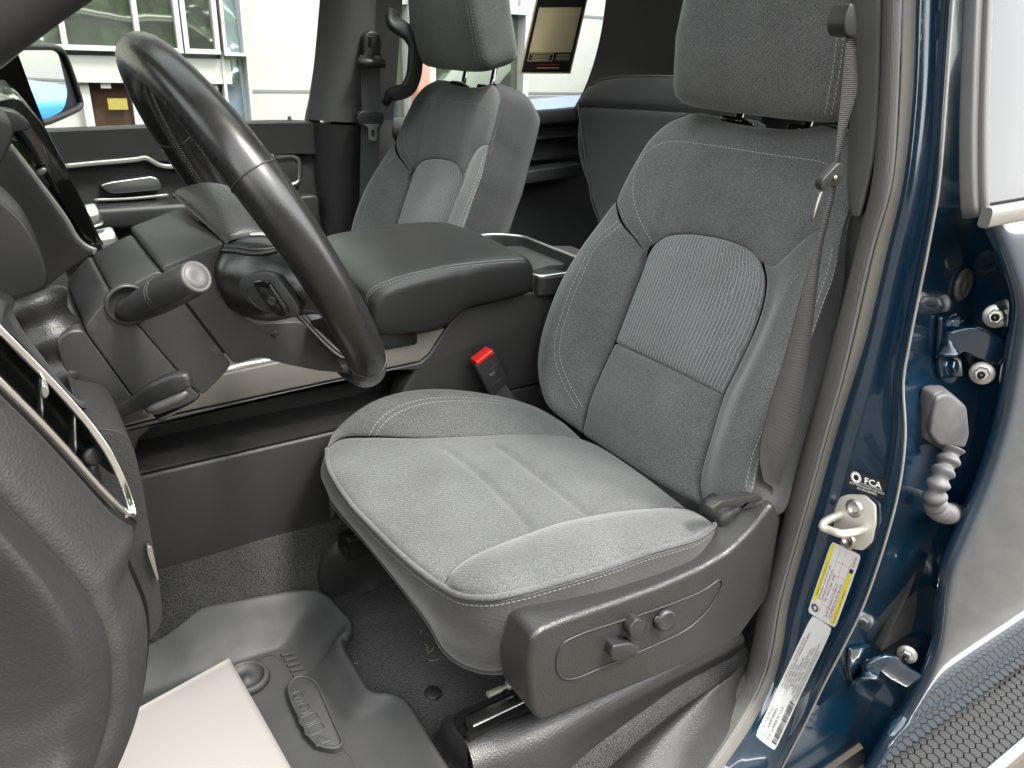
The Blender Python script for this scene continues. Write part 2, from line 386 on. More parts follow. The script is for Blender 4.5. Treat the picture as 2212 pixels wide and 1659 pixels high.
mat('light_trim', (.36, .35, .33), .35, metal=.6)
mat('blue_paint', (.0025, .017, .036), .20, metal=.2, coat=1., spec=.5, grain=2600, bump=.02)
mat('seal_rubber', (.05, .072, .068), .62, grain=900, bump=.3, var=.12)
mat('rubber', (.014, .014, .0145), .55, grain=500, bump=.2, var=.15, dirt=.08)
mat('mat_rubber', (.026, .0263, .0266), .62, grain=700, bump=.18, var=.14, dirt=.10, rvar=.08)
mat('boot_rubber', (.065, .064, .067), .58, var=.3, vscale=30, dirt=.12)
mat('belt_web', (.035, .034, .036), .62, grain=900, bump=.5)
mat('paper', (.195, .182, .172), .75, grain=260, bump=.12)
mat('white_label', (.46, .46, .455), .45)
mat('black_print', (.012, .012, .012), .5)
mat('red_print', (.55, .02, .03), .5)
mat('yellow_print', (.50, .43, .012), .45)
mat('white_print', (.78, .78, .78), .5)
mat('grey_print', (.35, .35, .36), .5)
mat('red_button', (.46, .014, .010), .35)
mat('grey_knob', (.042, .040, .039), .5)
mat('kraft_card', (.80, .66, .42), .7)
mat('pillar_trim', (.065, .064, .065), .6, grain=800, bump=.3)
mat('zinc', (.50, .49, .46), .42, metal=.8)
mat('pale_plate', (.55, .53, .47), .4, metal=.5, var=.08)
mat('tan_strap', (.06, .055, .04), .8)
mat('mirror_glass', (.9, .9, .9), .01, metal=1)
glassmat('glass'); glassmat('tinted_glass', (.55, .58, .57))
# ------------------------------------------------------------------ ground
def asphalt():
    m = mat('asphalt', (.072, .060, .044), .85, grain=90, bump=.7, var=.38, vscale=7., dirt=.5, dirtcol=(.19, .165, .12)); return m
asphalt()
g = mk('ground', [(-120, -120, -K), (120, -120, -K), (120, 120, -K), (-120, 120, -K)], [(0, 1, 2, 3)], 'asphalt', smooth=False, kind='structure')
# ------------------------------------------------------------------ the truck's own shell round the driver's door opening
truck = empty('pickup_truck', (1.0, 1.2, -K), 'dark blue pickup truck cab seen through its open driver door', 'truck')
rowsP = [(-720, 1935, 1980, 2012, 2110), (-330, 1912, 1956, 1989, 2078), (-60, 1905, 1949, 1982, 2066), (0, 1902, 1946, 1979, 2060), (206, 1896, 1940, 1972, 2045), (400, 1878, 1925, 1950, 2030), (531, 1847, 1888, 1919, 2008), (737, 1795, 1840, 1870, 1967), (823, 1771, 1819, 1843, 1953),
         (944, 1737, 1785, 1805, 1957), (1081, 1699, 1747, 1767, 1938), (1299, 1638, 1685, 1706, 1870), (1400, 1619, 1667, 1690, 1822), (1471, 1599, 1647, 1671, 1785), (1560, 1545, 1600, 1628, 1742), (1659, 1478, 1532, 1562, 1690), (1760, 1400, 1460, 1490, 1640)]
def pill(px, py, x=.85, zmin=-.885):
    p = at(px, py, x=x)
    if p[2] < zmin:
        q = at(px, py, z=zmin - .25 * (zmin - p[2])); return q if q[0] < p[0] else p
    return p
nR = 150
sIn = cr([pill(r[1], r[0], .835) for r in rowsP], nR); sOut = cr([pill(r[2], r[0], .835) for r in rowsP], nR)
fOut = cr([pill(r[3], r[0], .850, -.90) for r in rowsP], nR); crs = cr([pill(r[4], r[0], .850, -1.3) for r in rowsP], nR)
def strip(a, b, n, h, back=.02, p=.5, nrml=None):
    t = np.linspace(0, 1, n); G = a[:, None] * (1 - t)[None, :, None] + b[:, None] * t[None, :, None]
    N = -nrm(np.array([-.0, 0, 0]) + A(1, .25, -.15)) if nrml is None else nrml
    return G + N * (h * np.clip(4 * t * (1 - t), 0, 1) ** p - back * (t * 0))[None, :, None]
ms = mat('ribbed_seal', (.060, .058, .056), .6)
t_ = ms.node_tree; uvn = t_.nodes.new('ShaderNodeUVMap'); wv = t_.nodes.new('ShaderNodeTexWave'); wv.bands_direction = 'Y'; wv.inputs['Scale'].default_value = 5.2; wv.inputs['Distortion'].default_value = .3
bp = t_.nodes.new('ShaderNodeBump'); bp.inputs['Strength'].default_value = .8; bp.inputs['Distance'].default_value = .0012
t_.links.new(uvn.outputs[0], wv.inputs[0]); t_.links.new(wv.outputs['Fac'], bp.inputs['Height']); t_.links.new(bp.outputs[0], t_.nodes['Principled BSDF'].inputs['Normal'])
seal = gput('door_seal', strip(sIn + A(.012, .004, 0), sOut, 14, .016), 'ribbed_seal', truck, uv=True)
mat('seal_flange', (.095, .090, .082), .7, grain=500, bump=.5)
G = strip(sOut + A(.002, 0, 0), fOut, 8, .006); gput('seal_lip', G, 'seal_flange', truck)
mk('seal_bead', *tube(sOut + A(-.003, .0, 0), .0022, 6), 'thread_dark', truck)
# painted latch face of the pillar
t = np.linspace(0, 1, 26)
G = fOut[:, None] * (1 - t)[None, :, None] + crs[:, None] * t[None, :, None]
G = G + A(1, .1, 0) * (.006 * np.sin(np.pi * t) - .004 * np.exp(-((t - .13) / .06) ** 2) - .003 * np.exp(-((t - .86) / .07) ** 2))[None, :, None]
face = gput('door_pillar', G, 'blue_paint', truck)
mk('pillar_edge_glint', *tube(crs + A(-.0015, 0, 0), .0015, 6), 'beige_trim', truck)  # pale bead painted in for the light line reflected along the crease
# return surface towards the hinges of the rear door
R0 = crs; R1 = crs + A(.012, .012, 0); R2 = crs.copy(); R2[:, 0] = .905; R2[:, 1] += .022; R3 = R2.copy(); R3[:, 0] = 1.0; R3[:, 1] += .006; R4 = R3.copy(); R4[:, 0] = 1.16; R4[:, 1] += .01
G = np.stack([cr(np.array([a, b, c, d, e]), 22) for a, b, c, d, e in zip(R0, R1, R2, R3, R4)], 0)
hw = gput('hinge_pillar', G, 'blue_paint', truck)
tf = bvh([face]); thw = bvh([hw])
# inner pillar trim (grey plastic) behind the seal
PT = [(-720, 1858), (-330, 1846), (-60, 1842), (0, 1843), (206, 1850), (330, 1846), (430, 1838), (462, 1842)]
a = cr([at(p[1], p[0], x=.885) for p in PT], 60); b = cr([pill(q, r, .86) + A(0, .004, 0) for r, q in [(-720, 1946), (-330, 1922), (-60, 1915), (0, 1912), (206, 1906), (330, 1896), (430, 1876), (466, 1866)]], 60)
G = strip(a, b, 16, .010, nrml=-nrm(A(1, .3, 0))); 
gput('pillar_trim', np.concatenate([(a + A(.03, .03, 0))[:, None], G], 1), 'pillar_trim', truck)
PT = [(455, 1842), (531, 1822), (640, 1802), (737, 1768), (823, 1742), (944, 1700), (1081, 1660), (1200, 1628), (1299, 1600), (1400, 1565), (1480, 1540)]
a = cr([at(p[1], p[0], x=.90) for p in PT], 60); b = cr([at(q, r, x=.868) for r, q in [(455, 1880), (531, 1862), (640, 1838), (737, 1812), (823, 1788), (944, 1754), (1081, 1716), (1200, 1682), (1299, 1655), (1400, 1634), (1480, 1612)]], 60)
gput('lower_pillar_trim', np.concatenate([(a + A(.05, .05, 0))[:, None], strip(a, b, 12, .006, nrml=-nrm(A(1, .3, 0)))], 1), 'grain_plastic', truck)
# --- labels on the latch face
def quad(tree, corners, off): return [hit(tree, *c, off)[0] for c in corners]
def bil(Q, s, t): return Q[0] * (1 - s) * (1 - t) + Q[1] * s * (1 - t) + Q[2] * s * t + Q[3] * (1 - s) * t
def rect_on(Q, s0, t0, s1, t1, off=0.):
    n = nrm(np.cross(Q[1] - Q[0], Q[3] - Q[0])); n = n if n[0] < 0 else -n
    return [bil(Q, s0, t0) + n * off, bil(Q, s1, t0) + n * off, bil(Q, s1, t1) + n * off, bil(Q, s0, t1) + n * off]
def label(name, Q, m, lab=None):
    n = nrm(np.cross(Q[1] - Q[0], Q[3] - Q[0])); n = n if n[0] < 0 else -n
    ring = rpoly([(0., 0.), (1., 0.), (1., 1.), (0., 1.)], .05, 3)
    G = np.array([[bil(Q, .5 + (p[0] - .5) * k, .5 + (p[1] - .5) * k) for p in cr(np.array([(*q, 0) for q in ring]), 60, True)] for k in (1., .75, .5, .25, .01)])
    V = drape(G.reshape(-1, 3), tf, .0006)
    return mk(name, V, gridf(5, 60, False, True), m, truck, label=lab), n
def flat(name, polys, m, parent, tree=None):
    mb = MB()
    for p in polys:
        p = np.asarray(p); 
        if tree is None: mb.add(p, [tuple(range(len(p)))])
        else:
            t = np.linspace(0, 1, 8)[:, None]; G = np.stack([p[0] * (1 - t) + p[1] * t, p[3] * (1 - t) + p[2] * t], 1); mb.add(drape(G.reshape(-1, 3), tree, .0011), gridf(8, 2))
    return mb.put(name, m, parent, smooth=False)
def write(name, Q, n, lines, m, parent, bold=False, off=.0012):
    """lines: (text, s, t, size): start on the label, s along reading direction, t downwards; Q = start-top, end-top, end-bottom, start-bottom"""
    mb = MB(); ux = nrm(Q[1] - Q[0]); uy = -nrm(Q[3] - Q[0] - ux * np.dot(ux, Q[3] - Q[0]))
    for tx, s, t2, sz, *sx in lines:
        V, Fc = textv(tx, bil(Q, s, t2), ux, uy, sz, bold=bold, sx=sx[0] if sx else 1.)
        if len(V): mb.add(drape(V, tf, off), Fc)
    return mb.put(name, m, parent, smooth=False, kind='stuff')
# certification label: reading direction runs up the pillar
Qc = quad(tf, [(1630, 1587), (1755, 1329), (1800, 1358), (1673, 1619)], .0012)
lo, n = label('certification_label', Qc, 'white_label', 'long white printed label with barcode, low on the blue pillar')
L1 = np.linalg.norm(Qc[1] - Qc[0]); W1 = np.linalg.norm(Qc[3] - Qc[0]); u_ = W1 / 8
write('label_text', Qc, n, [('MFD BY: FCA US LLC', .03, .19, u_ * 1.15, .8), ('VIN: 1C6SRFFT4PN704578', .03, .38, u_ * 1.15, .8), ('VEHICLE MADE IN  U.S.A.', .03, .57, u_ * 1.15, .8)], 'black_print', lo, bold=True)
write('small_text', Qc, n, [('DATE OF MFR (BUILD): 8-23    GVWR 7100 LB / 3221 KG', .44, .16, u_ * .72, .78), ('GAWR FRONT: 3900 LB / 1770 KG WITH   GAWR REAR: 4100 LB / 1860 KG', .44, .27, u_ * .72, .66), ('20X9.0   RIMS   20X9.0   RIMS', .44, .38, u_ * .72, .8), ('275/55R20 113T  TIRES   275/55R20 113T', .44, .49, u_ * .72, .78), ('AT 270 kPa / 39 PSI COLD   AT 270 kPa / 39 PSI COLD', .44, .60, u_ * .72, .75), ('TYPE: TRUCK      PAINT: PPX      MDH: 080113     MNT: 875', .44, .71, u_ * .72, .72), ('THIS VEHICLE CONFORMS TO ALL APPLICABLE U.S.A. FEDERAL MOTOR VEHICLE SAFETY', .40, .83, u_ * .66, .62), ('STANDARDS IN EFFECT ON THE DATE OF MANUFACTURE SHOWN ABOVE.', .42, .93, u_ * .66, .62)], 'black_print', lo)
s_ = .04; bars = []
while s_ < .40:
    wd = random.choice((.0028, .0028, .0055, .008)); bars.append(rect_on(Qc, s_, .68, s_ + wd, .93, .0008)); s_ += wd + random.choice((.003, .003, .006))
flat('barcode', bars, 'black_print', lo, tf)['kind'] = 'stuff'
# tyre label
Qt = quad(tf, [(1746, 1320), (1798, 1169), (1863, 1200), (1807, 1356)], .0012)
lo, n = label('tire_label', Qt, 'white_label', 'white tire and loading label with yellow bars below the striker')
flat('yellow_bar', [rect_on(Qt, .20, .04, .985, .16, .0008)], 'yellow_print', lo, tf)
flat('yellow_bar', [rect_on(Qt, .03, .83, .74, .95, .0008)], 'yellow_print', lo, tf)
flat('yellow_bar', [rect_on(Qt, .745, .83, .80, .95, .0008)], 'black_print', lo, tf)
flat('table_rule', [rect_on(Qt, .03, t2, .97, t2 + .006, .0008) for t2 in (.36, .56, .80)] + [rect_on(Qt, s, .36, s + .003, .80, .0008) for s in (.20, .45, .63, .80)], 'red_print', lo, tf)['kind'] = 'stuff'
n_ = n; W2 = np.linalg.norm(Qt[3] - Qt[0]); c_ = bil(Qt, .10, .19)
mk('tire_icon', *lathe([(0, .0), (.0006, W2 * .12), (.0008, W2 * .12)], c_ + n * .0004, n, 20), 'black_print', lo); mk('wheel_icon', *lathe([(0, 0), (.0012, W2 * .075), (.0013, W2 * .075)], c_ + n * .0006, n, 12), 'grey_print', lo)
write('label_text', Qt, n, [('TIRE AND LOADING INFORMATION', .26, .135, W2 / 12, .95), ('SEE OWNER\'S MANUAL FOR ADDITIONAL INFORMATION', .05, .925, W2 / 14, .66)], 'black_print', lo, bold=True)
write('small_text', Qt, n, [('SEATING CAPACITY   TOTAL 5   FRONT 2   REAR 3', .24, .24, W2 / 14, .8), ('The combined weight of occupants and cargo should never exceed', .24, .33, W2 / 16, .7), ('TIRE    FRONT   REAR   SPARE', .25, .46, W2 / 13, 1.0), ('ORIGINAL SIZE  275/55R20 113T  275/55R20 113T', .06, .64, W2 / 14, .85), ('COLD TIRE PRESSURE  270 kPa, 39 PSI  270 kPa, 39 PSI', .06, .75, W2 / 14, .8), ('E10PCM4', .82, .92, W2 / 11, 1)], 'black_print', lo)
# black sticker with white lettering
Qf = quad(tf, [(1838, 1011), (1921, 1038), (1912, 1080), (1829, 1050)], .0012)
lo, n = label('quality_sticker', Qf, 'black_print', 'small black sticker with white lettering above the striker'); W3 = np.linalg.norm(Qf[3] - Qf[0])
write('label_text', Qf, n, [('FCA', .44, .50, W3 * .44, 1.15), ('FIAT CHRYSLER AUTOMOBILES', .36, .60, W3 * .095, .9), ('BUILT WITH QUALITY AND PRIDE', .08, .75, W3 * .135, .92), ('BY UAW MEMBERS', .30, .90, W3 * .135, .95)], 'white_print', lo, bold=True)
c_ = bil(Qf, .21, .36); mb = MB(); ux = nrm(Qf[1] - Qf[0]); uy = np.cross(n, ux)
for i in range(20):
    q = i * math.pi / 10; d = ux * math.cos(q) + uy * math.sin(q); e_ = np.cross(n, d); r1, r2 = W3 * .20, W3 * .30
    mb.add([c_ + n * .0009 + d * r1 - e_ * W3 * .025, c_ + n * .0009 + d * r1 + e_ * W3 * .025, c_ + n * .0009 + d * r2 + e_ * W3 * .02, c_ + n * .0009 + d * r2 - e_ * W3 * .02], [(0, 1, 2, 3)])
V, Fc = lathe([(.0009, W3 * .15), (.0010, W3 * .22)], c_, n, 24); mb.add(V, Fc[:-2]); mb.put('gear_emblem', 'white_print', lo, smooth=False)
# striker: plate, loop, two screws
def hp(px, py, off=.001): return hit(tf, px, py, off)
nF = hp(1850, 1120)[1]
pl_ = [hp(*p, .0005)[0] for p in [(1818, 1072), (1836, 1066), (1872, 1068), (1896, 1090), (1897, 1128), (1888, 1170), (1868, 1188), (1846, 1184), (1822, 1168), (1804, 1140), (1806, 1100)]]
st = mk('striker', *slab(rpoly(pl_, .004, 3), nF * .004, .0012), 'pale_plate', truck)
L0 = [hp(1875, 1142, .003)[0], hp(1872, 1140, .030)[0], hp(1862, 1136, .040)[0], hp(1828, 1124, .040)[0], hp(1812, 1117, .040)[0], hp(1806, 1110, .032)[0], hp(1820, 1108, .003)[0]]
mk('striker_loop', *tube(cr(L0, 40), .0052, 12), 'pale_plate', st)
L1_ = hp(1846, 1098, .0045)[0]; 
for px, py in ((1852, 1096), (1838, 1164)):
    c_, n2 = hp(px, py, .004); mk('screw', *lathe([(0, .013), (.003, .013), (.005, .009), (.0045, .0065), (.002, .004), (.002, 0)], c_, n2, 12), 'steel', st)
# --- hinges between pillar and rear door, bolts, wiring boot
def hwp(px, py, off=.0): 
    h = hit(thw, px, py, off); return h if h else (at(px, py, y=.455), A(0, -1, 0))
def hexbolt(name, c, n, r, m, parent, wr=1.45, h=.010, stud=0.):
    o = mk(name, *lathe([(0, r * wr), (.003, r * wr), (.0042, r * wr * .9)], c, n, 24), m, parent, sharp=40)
    mk('hex_head', *lathe([(.003, r), (h, r), (h + .001, r * .8)], c, n, 6), m, o, smooth=False)
    if stud: mk('stud', *lathe([(h, r * .5), (h + stud, r * .5), (h + stud + .002, r * .3)], c, n, 12), 'black_metal', o)
    return o
nH = nrm(A(-.35, -1, .1))
def hinge(pxs, plate, arm, bolts, nm='hinge'):
    pp_ = [hwp(*p, .001)[0] for p in plate]; N_ = hwp(*plate[0])[1]
    o = mk(nm, *slab(rpoly(pp_, .006, 3), N_ * .006, .0015), 'blue_paint', truck)
    P = [hwp(*arm[0], .008)[0]] + [at(a, b, y=c) for a, b, c in arm[1:]]
    mk('hinge_arm', *sweep(cr(P, 30), rrect(.034, .008, .003), up=A(.3, -.3, 1)), 'blue_paint', o)
    for px, py in bolts:
        c_, n2 = hwp(px, py, .006); hexbolt('bolt', c_, n2, .0085, 'blue_paint', o)
    return o
hinge(None, [(2022, 682), (2058, 672), (2064, 760), (2070, 812), (2022, 815), (2018, 760)], [(2026, 752), (2050, 745, .450), (2088, 732, .438), (2130, 748, .425), (2170, 762, .415)], [(2048, 698), (2037, 790)])
hinge(None, [(1830, 1398), (1872, 1388), (1886, 1440), (1868, 1500), (1838, 1498), (1828, 1440)], [(1846, 1462), (1870, 1452, .452), (1905, 1430, .440), (1940, 1452, .428), (1975, 1470, .415)], [(1866, 1428), (1870, 1482)])
c_, n2 = hwp(2076, 614, .001); pg = mk('round_plug', *lathe([(0, .021), (.004, .020), (.006, .014), (.0045, .0125), (.0045, .006), (.006, .0055), (.006, 0)], c_, n2, 28), 'grey_knob', truck)
# --- rear door seen along its outer skin
rdoor = empty('rear_door', (1.5, .40, -1.0), 'closed dark blue rear door at the right edge, seen along its glossy skin', 'car door')
edge = [(2142, 480, .405), (2152, 505, .402), (2180, 575, .396), (2202, 650, .392), (2204, 690, .392), (2190, 790, .392), (2170, 900, .392), (2142, 1000, .392), (2112, 1080, .392), (2078, 1160, .392), (2052, 1225, .392), (2040, 1290, .394), (2034, 1350, .396), (2024, 1405, .398), (1996, 1480, .402), (1952, 1558, .41), (1935, 1580, .41), (1880, 1668, .42)]
E0 = cr(Y(edge), 90)
back_ = E0.copy(); back_[:, 0] = 3.2; back_[:, 1] = E0[:, 1] - .012
t = np.linspace(0, 1, 60) ** 2
G = E0[:, None] * (1 - t)[None, :, None] + back_[:, None] * t[None, :, None]
G[:, 1:, 1] -= .006 * (1 - np.exp(-np.arange(1, 60) / 2.))[None, :] 
dskin = gput('door_skin', G, 'blue_paint', rdoor)
e1 = E0 + A(-.003, .006, 0); e2 = E0 + A(.004, .016, 0); e3 = E0 + A(.03, .030, 0); e4 = E0 + A(.05, .10, 0)
G = np.stack([cr(np.array([a, b, c, d, e]), 16) for a, b, c, d, e in zip(E0, e1, e2, e3, e4)], 0)
dj = gput('door_edge', G, 'blue_paint', rdoor)
tdj = bvh([dj])
for i, (px, py) in enumerate(((2152, 682), (2122, 805), (1960, 1412), (1990, 1492))):
    if i == 3: continue
    c_ = at(px, py, y=.437); hexbolt('hinge_nut', c_, nrm(A(-.9, -.35, .1)), .0095, 'zinc', rdoor, wr=1.6, stud=.010)
glassE = cr(Y([(2128, 470, .418), (2124, 440, .422), (2122, 300, .442), (2126, 150, .464), (2132, 0, .487), (2134, -60, .497), (2142, -330, .535), (2150, -620, .575)]), 40)
back_ = glassE.copy(); back_[:, 0] = 2.6
G = np.stack([glassE, glassE * .5 + back_ * .5, back_], 1); gput('door_glass', G + A(0, .006, 0), 'tinted_glass', rdoor)
mk('window_seal', *sweep(glassE, rrect(.010, .010, .003), up=A(1, 0, 0)), 'pillar_trim', rdoor)
mk('window_frame', *sweep(glassE + A(-.009, .010, 0), rrect(.012, .016, .003), up=A(1, 0, 0)), 'pillar_trim', rdoor)
mold = np.array([at(2128, 470, y=.400), at(2128, 470, y=.400) + A(.5, 0, .01), at(2128, 470, y=.400) + A(1.8, 0, .03)])
mk('belt_molding', *sweep(cr(mold, 30), rrect(.021, .012, .004), up=A(0, 0, 1)), 'satin_metal', rdoor, sharp=35)
# wiring boot
P = cr([at(2040, 905, y=.447), at(2048, 940, y=.436), at(2052, 985, y=.432), at(2046, 1012, y=.428)], 12)
boot = mk('wiring_boot', *slab(rpoly([at(2022, 858, y=.424), at(2052, 850, y=.420), at(2090, 880, y=.412), at(2096, 940, y=.410), at(2086, 970, y=.410), at(2030, 965, y=.416), at(2008, 940, y=.420)], .008, 4), A(.02, .026, 0), .007, 3), 'boot_rubber', truck)
mk('boot_flange', *slab(rpoly([at(2018, 850, y=.428), at(2044, 843, y=.428), at(2036, 972, y=.428), at(2000, 950, y=.428)], .008, 4), A(.006, .02, 0), .003), 'boot_rubber', boot)
P = cr(Y([(2058, 968, .412), (2046, 1000, .408), (2030, 1035, .404), (2020, 1070, .402), (2022, 1095, .404), (2040, 1108, .410), (2062, 1108, .424)]), 160)
rr = .0125 + .0024 * np.cos(np.linspace(0, 2 * math.pi * 13, 160))
mk('boot_bellows', *tube(P, rr, 18), 'boot_rubber', boot)
mk('door_wire_strap', *sweep(cr(Y([(1985, 1120, .452), (1978, 1200, .452), (1955, 1280, .454), (1915, 1360, .456), (1895, 1400, .458)]), 40), rrect(.012, .004, .001), up=A(0, -1, .0)), 'rubber', truck)
# ------------------------------------------------------------------ running board with hexagonal tread
zb = -1.12
rb_ = empty('running_board', (1.4, .33, -1.2), 'black running board with hexagonal tread and bright outer edge below the rear door', 'running board')
yi, yo = .435, .322
mk('board_top', *slab([A(.9, yo, zb - .03), A(2.6, yo, zb - .03), A(2.6, yi + .03, zb - .03), A(.9, yi + .03, zb - .03)], A(0, 0, .03), .004), 'rubber', rb_)
mk('board_trim', *sweep(np.array([[.9, yo - .006, zb - .008], [1.7, yo - .006, zb - .008], [2.6, yo - .006, zb - .008]]), rrect(.030, .022, .007), up=A(0, 0, 1)), 'chrome', rb_, sharp=35)
mk('board_groove', *sweep(np.array([[.9, yi + .004, zb + .003], [1.7, yi + .004, zb + .003], [2.6, yi + .004, zb + .003]]), rrect(.008, .008, .003), up=A(0, 0, 1)), 'rubber', rb_)
hr_ = .0104; pitch = .0196; me_h = None; k_ = 0
for j in range(7):
    for i in range(44):
        x = 1.06 + i * pitch + (j % 2) * pitch * .5; y = yo + .012 + j * pitch * .866
        if y > yi - .006: continue
        if me_h is None:
            hexo = mk('tread_pad', *lathe([(0, hr_), (.0035, hr_), (.0045, hr_ * .9)], A(x, y, zb), A(0, 0, 1), 6), 'rubber', rb_, smooth=False); me_h = hexo; base_x, base_y = x, y
        elif k_ < 240:
            c = hexo.copy(); COL.objects.link(c); c.parent = rb_; c.location = (x - base_x, y - base_y, 0)
        k_ += 1
# ------------------------------------------------------------------ cab shell that shades the interior
mat('headliner', (.60, .58, .55), .9); mat('dark_trim', (.040, .039, .041), .6, grain=700, bump=.3)
xs = [(-.45, .33), (-.1, .47), (.3, .53), (1.2, .55), (2.1, .50), (2.35, .35)]
roofG = np.array([[(x, y, z - .05 * (abs(y - 1.22) / .66) ** 4) for y in np.linspace(.56, 1.88, 12)] for x, z in xs])
rz = lambda x, y: np.interp(x, [q[0] for q in xs], [q[1] for q in xs]) - .05 * (abs(y - 1.22) / .66) ** 4
def roofpart(name, x0, x1, y0, y1, m, d=.05, up=0.):
    G = np.array([[(x, y, rz(x, y) + up) for y in np.linspace(y0, y1, 10)] for x in np.linspace(x0, x1, 12)]); return mk(name, *thick(G, d), m, truck)
# roof skin round a glass panel added to let light onto the seat backs
roofpart('roof', -.45, -.20, .56, 1.88, 'headliner'); roofpart('roof', 1.52, 2.35, .56, 1.88, 'headliner'); roofpart('roof', -.20, 1.52, .56, .72, 'headliner'); roofpart('roof', -.20, 1.52, 1.72, 1.88, 'headliner')
roofpart('added_roof_glass', -.20, 1.52, .72, 1.72, 'glass', .006, .03)
mk('roof_rail', *sweep(cr([A(-.35, .52, .30), A(-.1, .53, .42), A(.3, .54, .47), A(1.2, .54, .49), A(2.1, .56, .45)], 40), rrect(.10, .05, .015), up=A(0, 0, 1)), 'blue_paint', truck)
mk('rear_cab_wall', *slab([A(2.25, .46, -.87), A(2.25, 1.98, -.87), A(2.30, 1.96, -.12), A(2.30, .48, -.12)], A(.06, 0, 0)), 'dark_trim', truck, smooth=False)
mk('rear_cab_glass', *slab([A(2.31, .50, -.12), A(2.31, 1.94, -.12), A(2.28, 1.86, .42), A(2.28, .58, .42)], A(.006, 0, 0)), 'tinted_glass', truck, smooth=False)
ws_ = [A(-1.05, .50, -.12), A(-1.05, 1.94, -.12), A(-.42, 1.84, .36), A(-.42, .60, .36)]
mk('windshield', *slab(ws_, A(-.004, 0, .004)), 'glass', truck, smooth=False)
# near side: quarter below the belt behind the rear door is closed by an inner panel
mk('rear_door_panel', *slab([A(1.05, .49, -.87), A(2.25, .49, -.87), A(2.25, .49, -.17), A(1.05, .49, -.17)], A(0, -.03, 0)), 'dark_trim', rdoor, smooth=False)
mk('rocker_panel', *slab([A(.87, .475, -1.35), A(3.0, .475, -1.35), A(3.0, .475, -.90), A(.87, .475, -.90)], A(0, .03, 0)), 'blue_paint', truck, smooth=False)
mk('firewall', *slab([A(-.75, .5, -.95), A(-.75, 1.95, -.95), A(-1.0, 1.95, -.15), A(-1.0, .5, -.15)], A(-.05, 0, 0)), 'dark_trim', truck, smooth=False)
# ------------------------------------------------------------------ driver seat
QB = A(.72, .80, -.56); VB = nrm((.407, 0, .914)); WB = nrm((-.914, 0, .407))
def bk(px, py, w=0.): return onp(px, py, QB + WB * w, WB)
def BK(pts): return np.array([bk(a, b, c) for a, b, c in pts])
def uvw(u, v, w): return A(0, 1, 0) * u + VB * v + WB * w + QB
def ZZ(pts): return np.array([at(a, b, z=c) for a, b, c in pts])
seat = empty('bucket_seat', (.55, .80, -.87), 'dark grey cloth driver seat nearest the open door, with power switches on its side', 'car seat', 'front bucket seats')
# --- backrest seams
insL = BK([(1255, 938, -.045), (1275, 860, -.04), (1300, 800, -.04), (1327, 739, -.04), (1352, 675, -.038), (1385, 590, -.036), (1398, 552, -.035), (1414, 526, -.034)])
insR = BK([(1516, 1094, -.042), (1508, 1036, -.044), (1530, 950, -.042), (1560, 850, -.04), (1597, 775, -.04), (1630, 700, -.038), (1646, 645, -.036), (1650, 600, -.035), (1641, 563, -.034)])
insT = BK([(1414, 526, -.034), (1438, 510, -.032), (1480, 504, -.03), (1530, 509, -.03), (1580, 521, -.03), (1620, 540, -.032), (1641, 563, -.034)])
insB = BK([(1255, 938, -.045), (1330, 985, -.036), (1420, 1042, -.036), (1516, 1094, -.042)])
outL = BK([(1195, 888, -.03), (1176, 862, -.005), (1162, 800, .0), (1168, 735, .005), (1190, 662, .01), (1216, 600, .01), (1252, 538, .008), (1300, 470, .004), (1328, 430, 0)])
outR = BK([(1590, 1108, -.03), (1620, 1075, -.01), (1640, 985, 0), (1664, 930, .004), (1692, 870, .006), (1724, 800, .006), (1757, 710, .005), (1774, 658, .004), (1795, 600, .002), (1809, 534, 0), (1818, 490, 0)])
vL = BK([(1414, 526, -.034), (1392, 540, -.028), (1372, 515, -.018), (1345, 480, -.006), (1328, 430, 0)])
vR = BK([(1641, 563, -.034), (1668, 575, -.03), (1700, 553, -.02), (1765, 500, -.008), (1818, 490, 0)])
hl = BK([(1327, 739, -.04), (1390, 768, -.034), (1470, 806, -.034), (1558, 851, -.04)])
k = 3
insLlo, insLup = insL[:k + 1], insL[k:]; insRlo, insRup = insR[:k], insR[k - 1:]
insRlo = np.vstack([insR[:3], hl[-1:]]); insRup = np.vstack([hl[-1:], insR[4:]])
G = puff(coons(hl, insT, insLup, insRup, 120, 130), .008, .0045, .009)
b_ins = gput('backrest_insert', G, 'insert_cloth', seat, uv=True)
G = puff(coons(np.vstack([insL[:1], insB[1:3], insR[:1]]), hl, insLlo, insRlo, 120, 80), .014, .006, .010, edges=(1, 1, 1, 1))
b_low = gput('backrest_lower_insert', G, 'insert_cloth', seat, uv=True)
b_low.data.materials[0] = MATS['seat_cloth']
lst = [(1338, 481), (1285, 530), (1254, 592), (1227, 657), (1206, 730), (1204, 770), (1220, 821), (1254, 884)]
rst = [(1723, 589), (1706, 610), (1671, 679), (1630, 772), (1599, 847), (1575, 920), (1554, 964), (1512, 1024)]
def bulge_edge(G, amt, c, wd):
    """crest running along v at fraction c of u"""
    s = np.linspace(0, 1, G.shape[0])[:, None]; t = np.linspace(0, 1, G.shape[1])[None]
    return G + WB * (amt * np.exp(-((s - c) / wd) ** 2) * np.clip(np.sin(np.pi * np.clip(t * .93 + .05, 0, 1)), 0, 1) ** .55)[..., None]
G = coons(outL[[0, -1]][:1].repeat(1, 0) if False else np.vstack([outL[:1], insL[:1]]), np.vstack([outL[-1:], vL[::-1][1:-1], insL[-1:]]), outL, insL, 110, 170)
G = puff(bulge_edge(G, .034, .42, .34), .0, .014, .020, edges=(.75, .9, .5, .10))
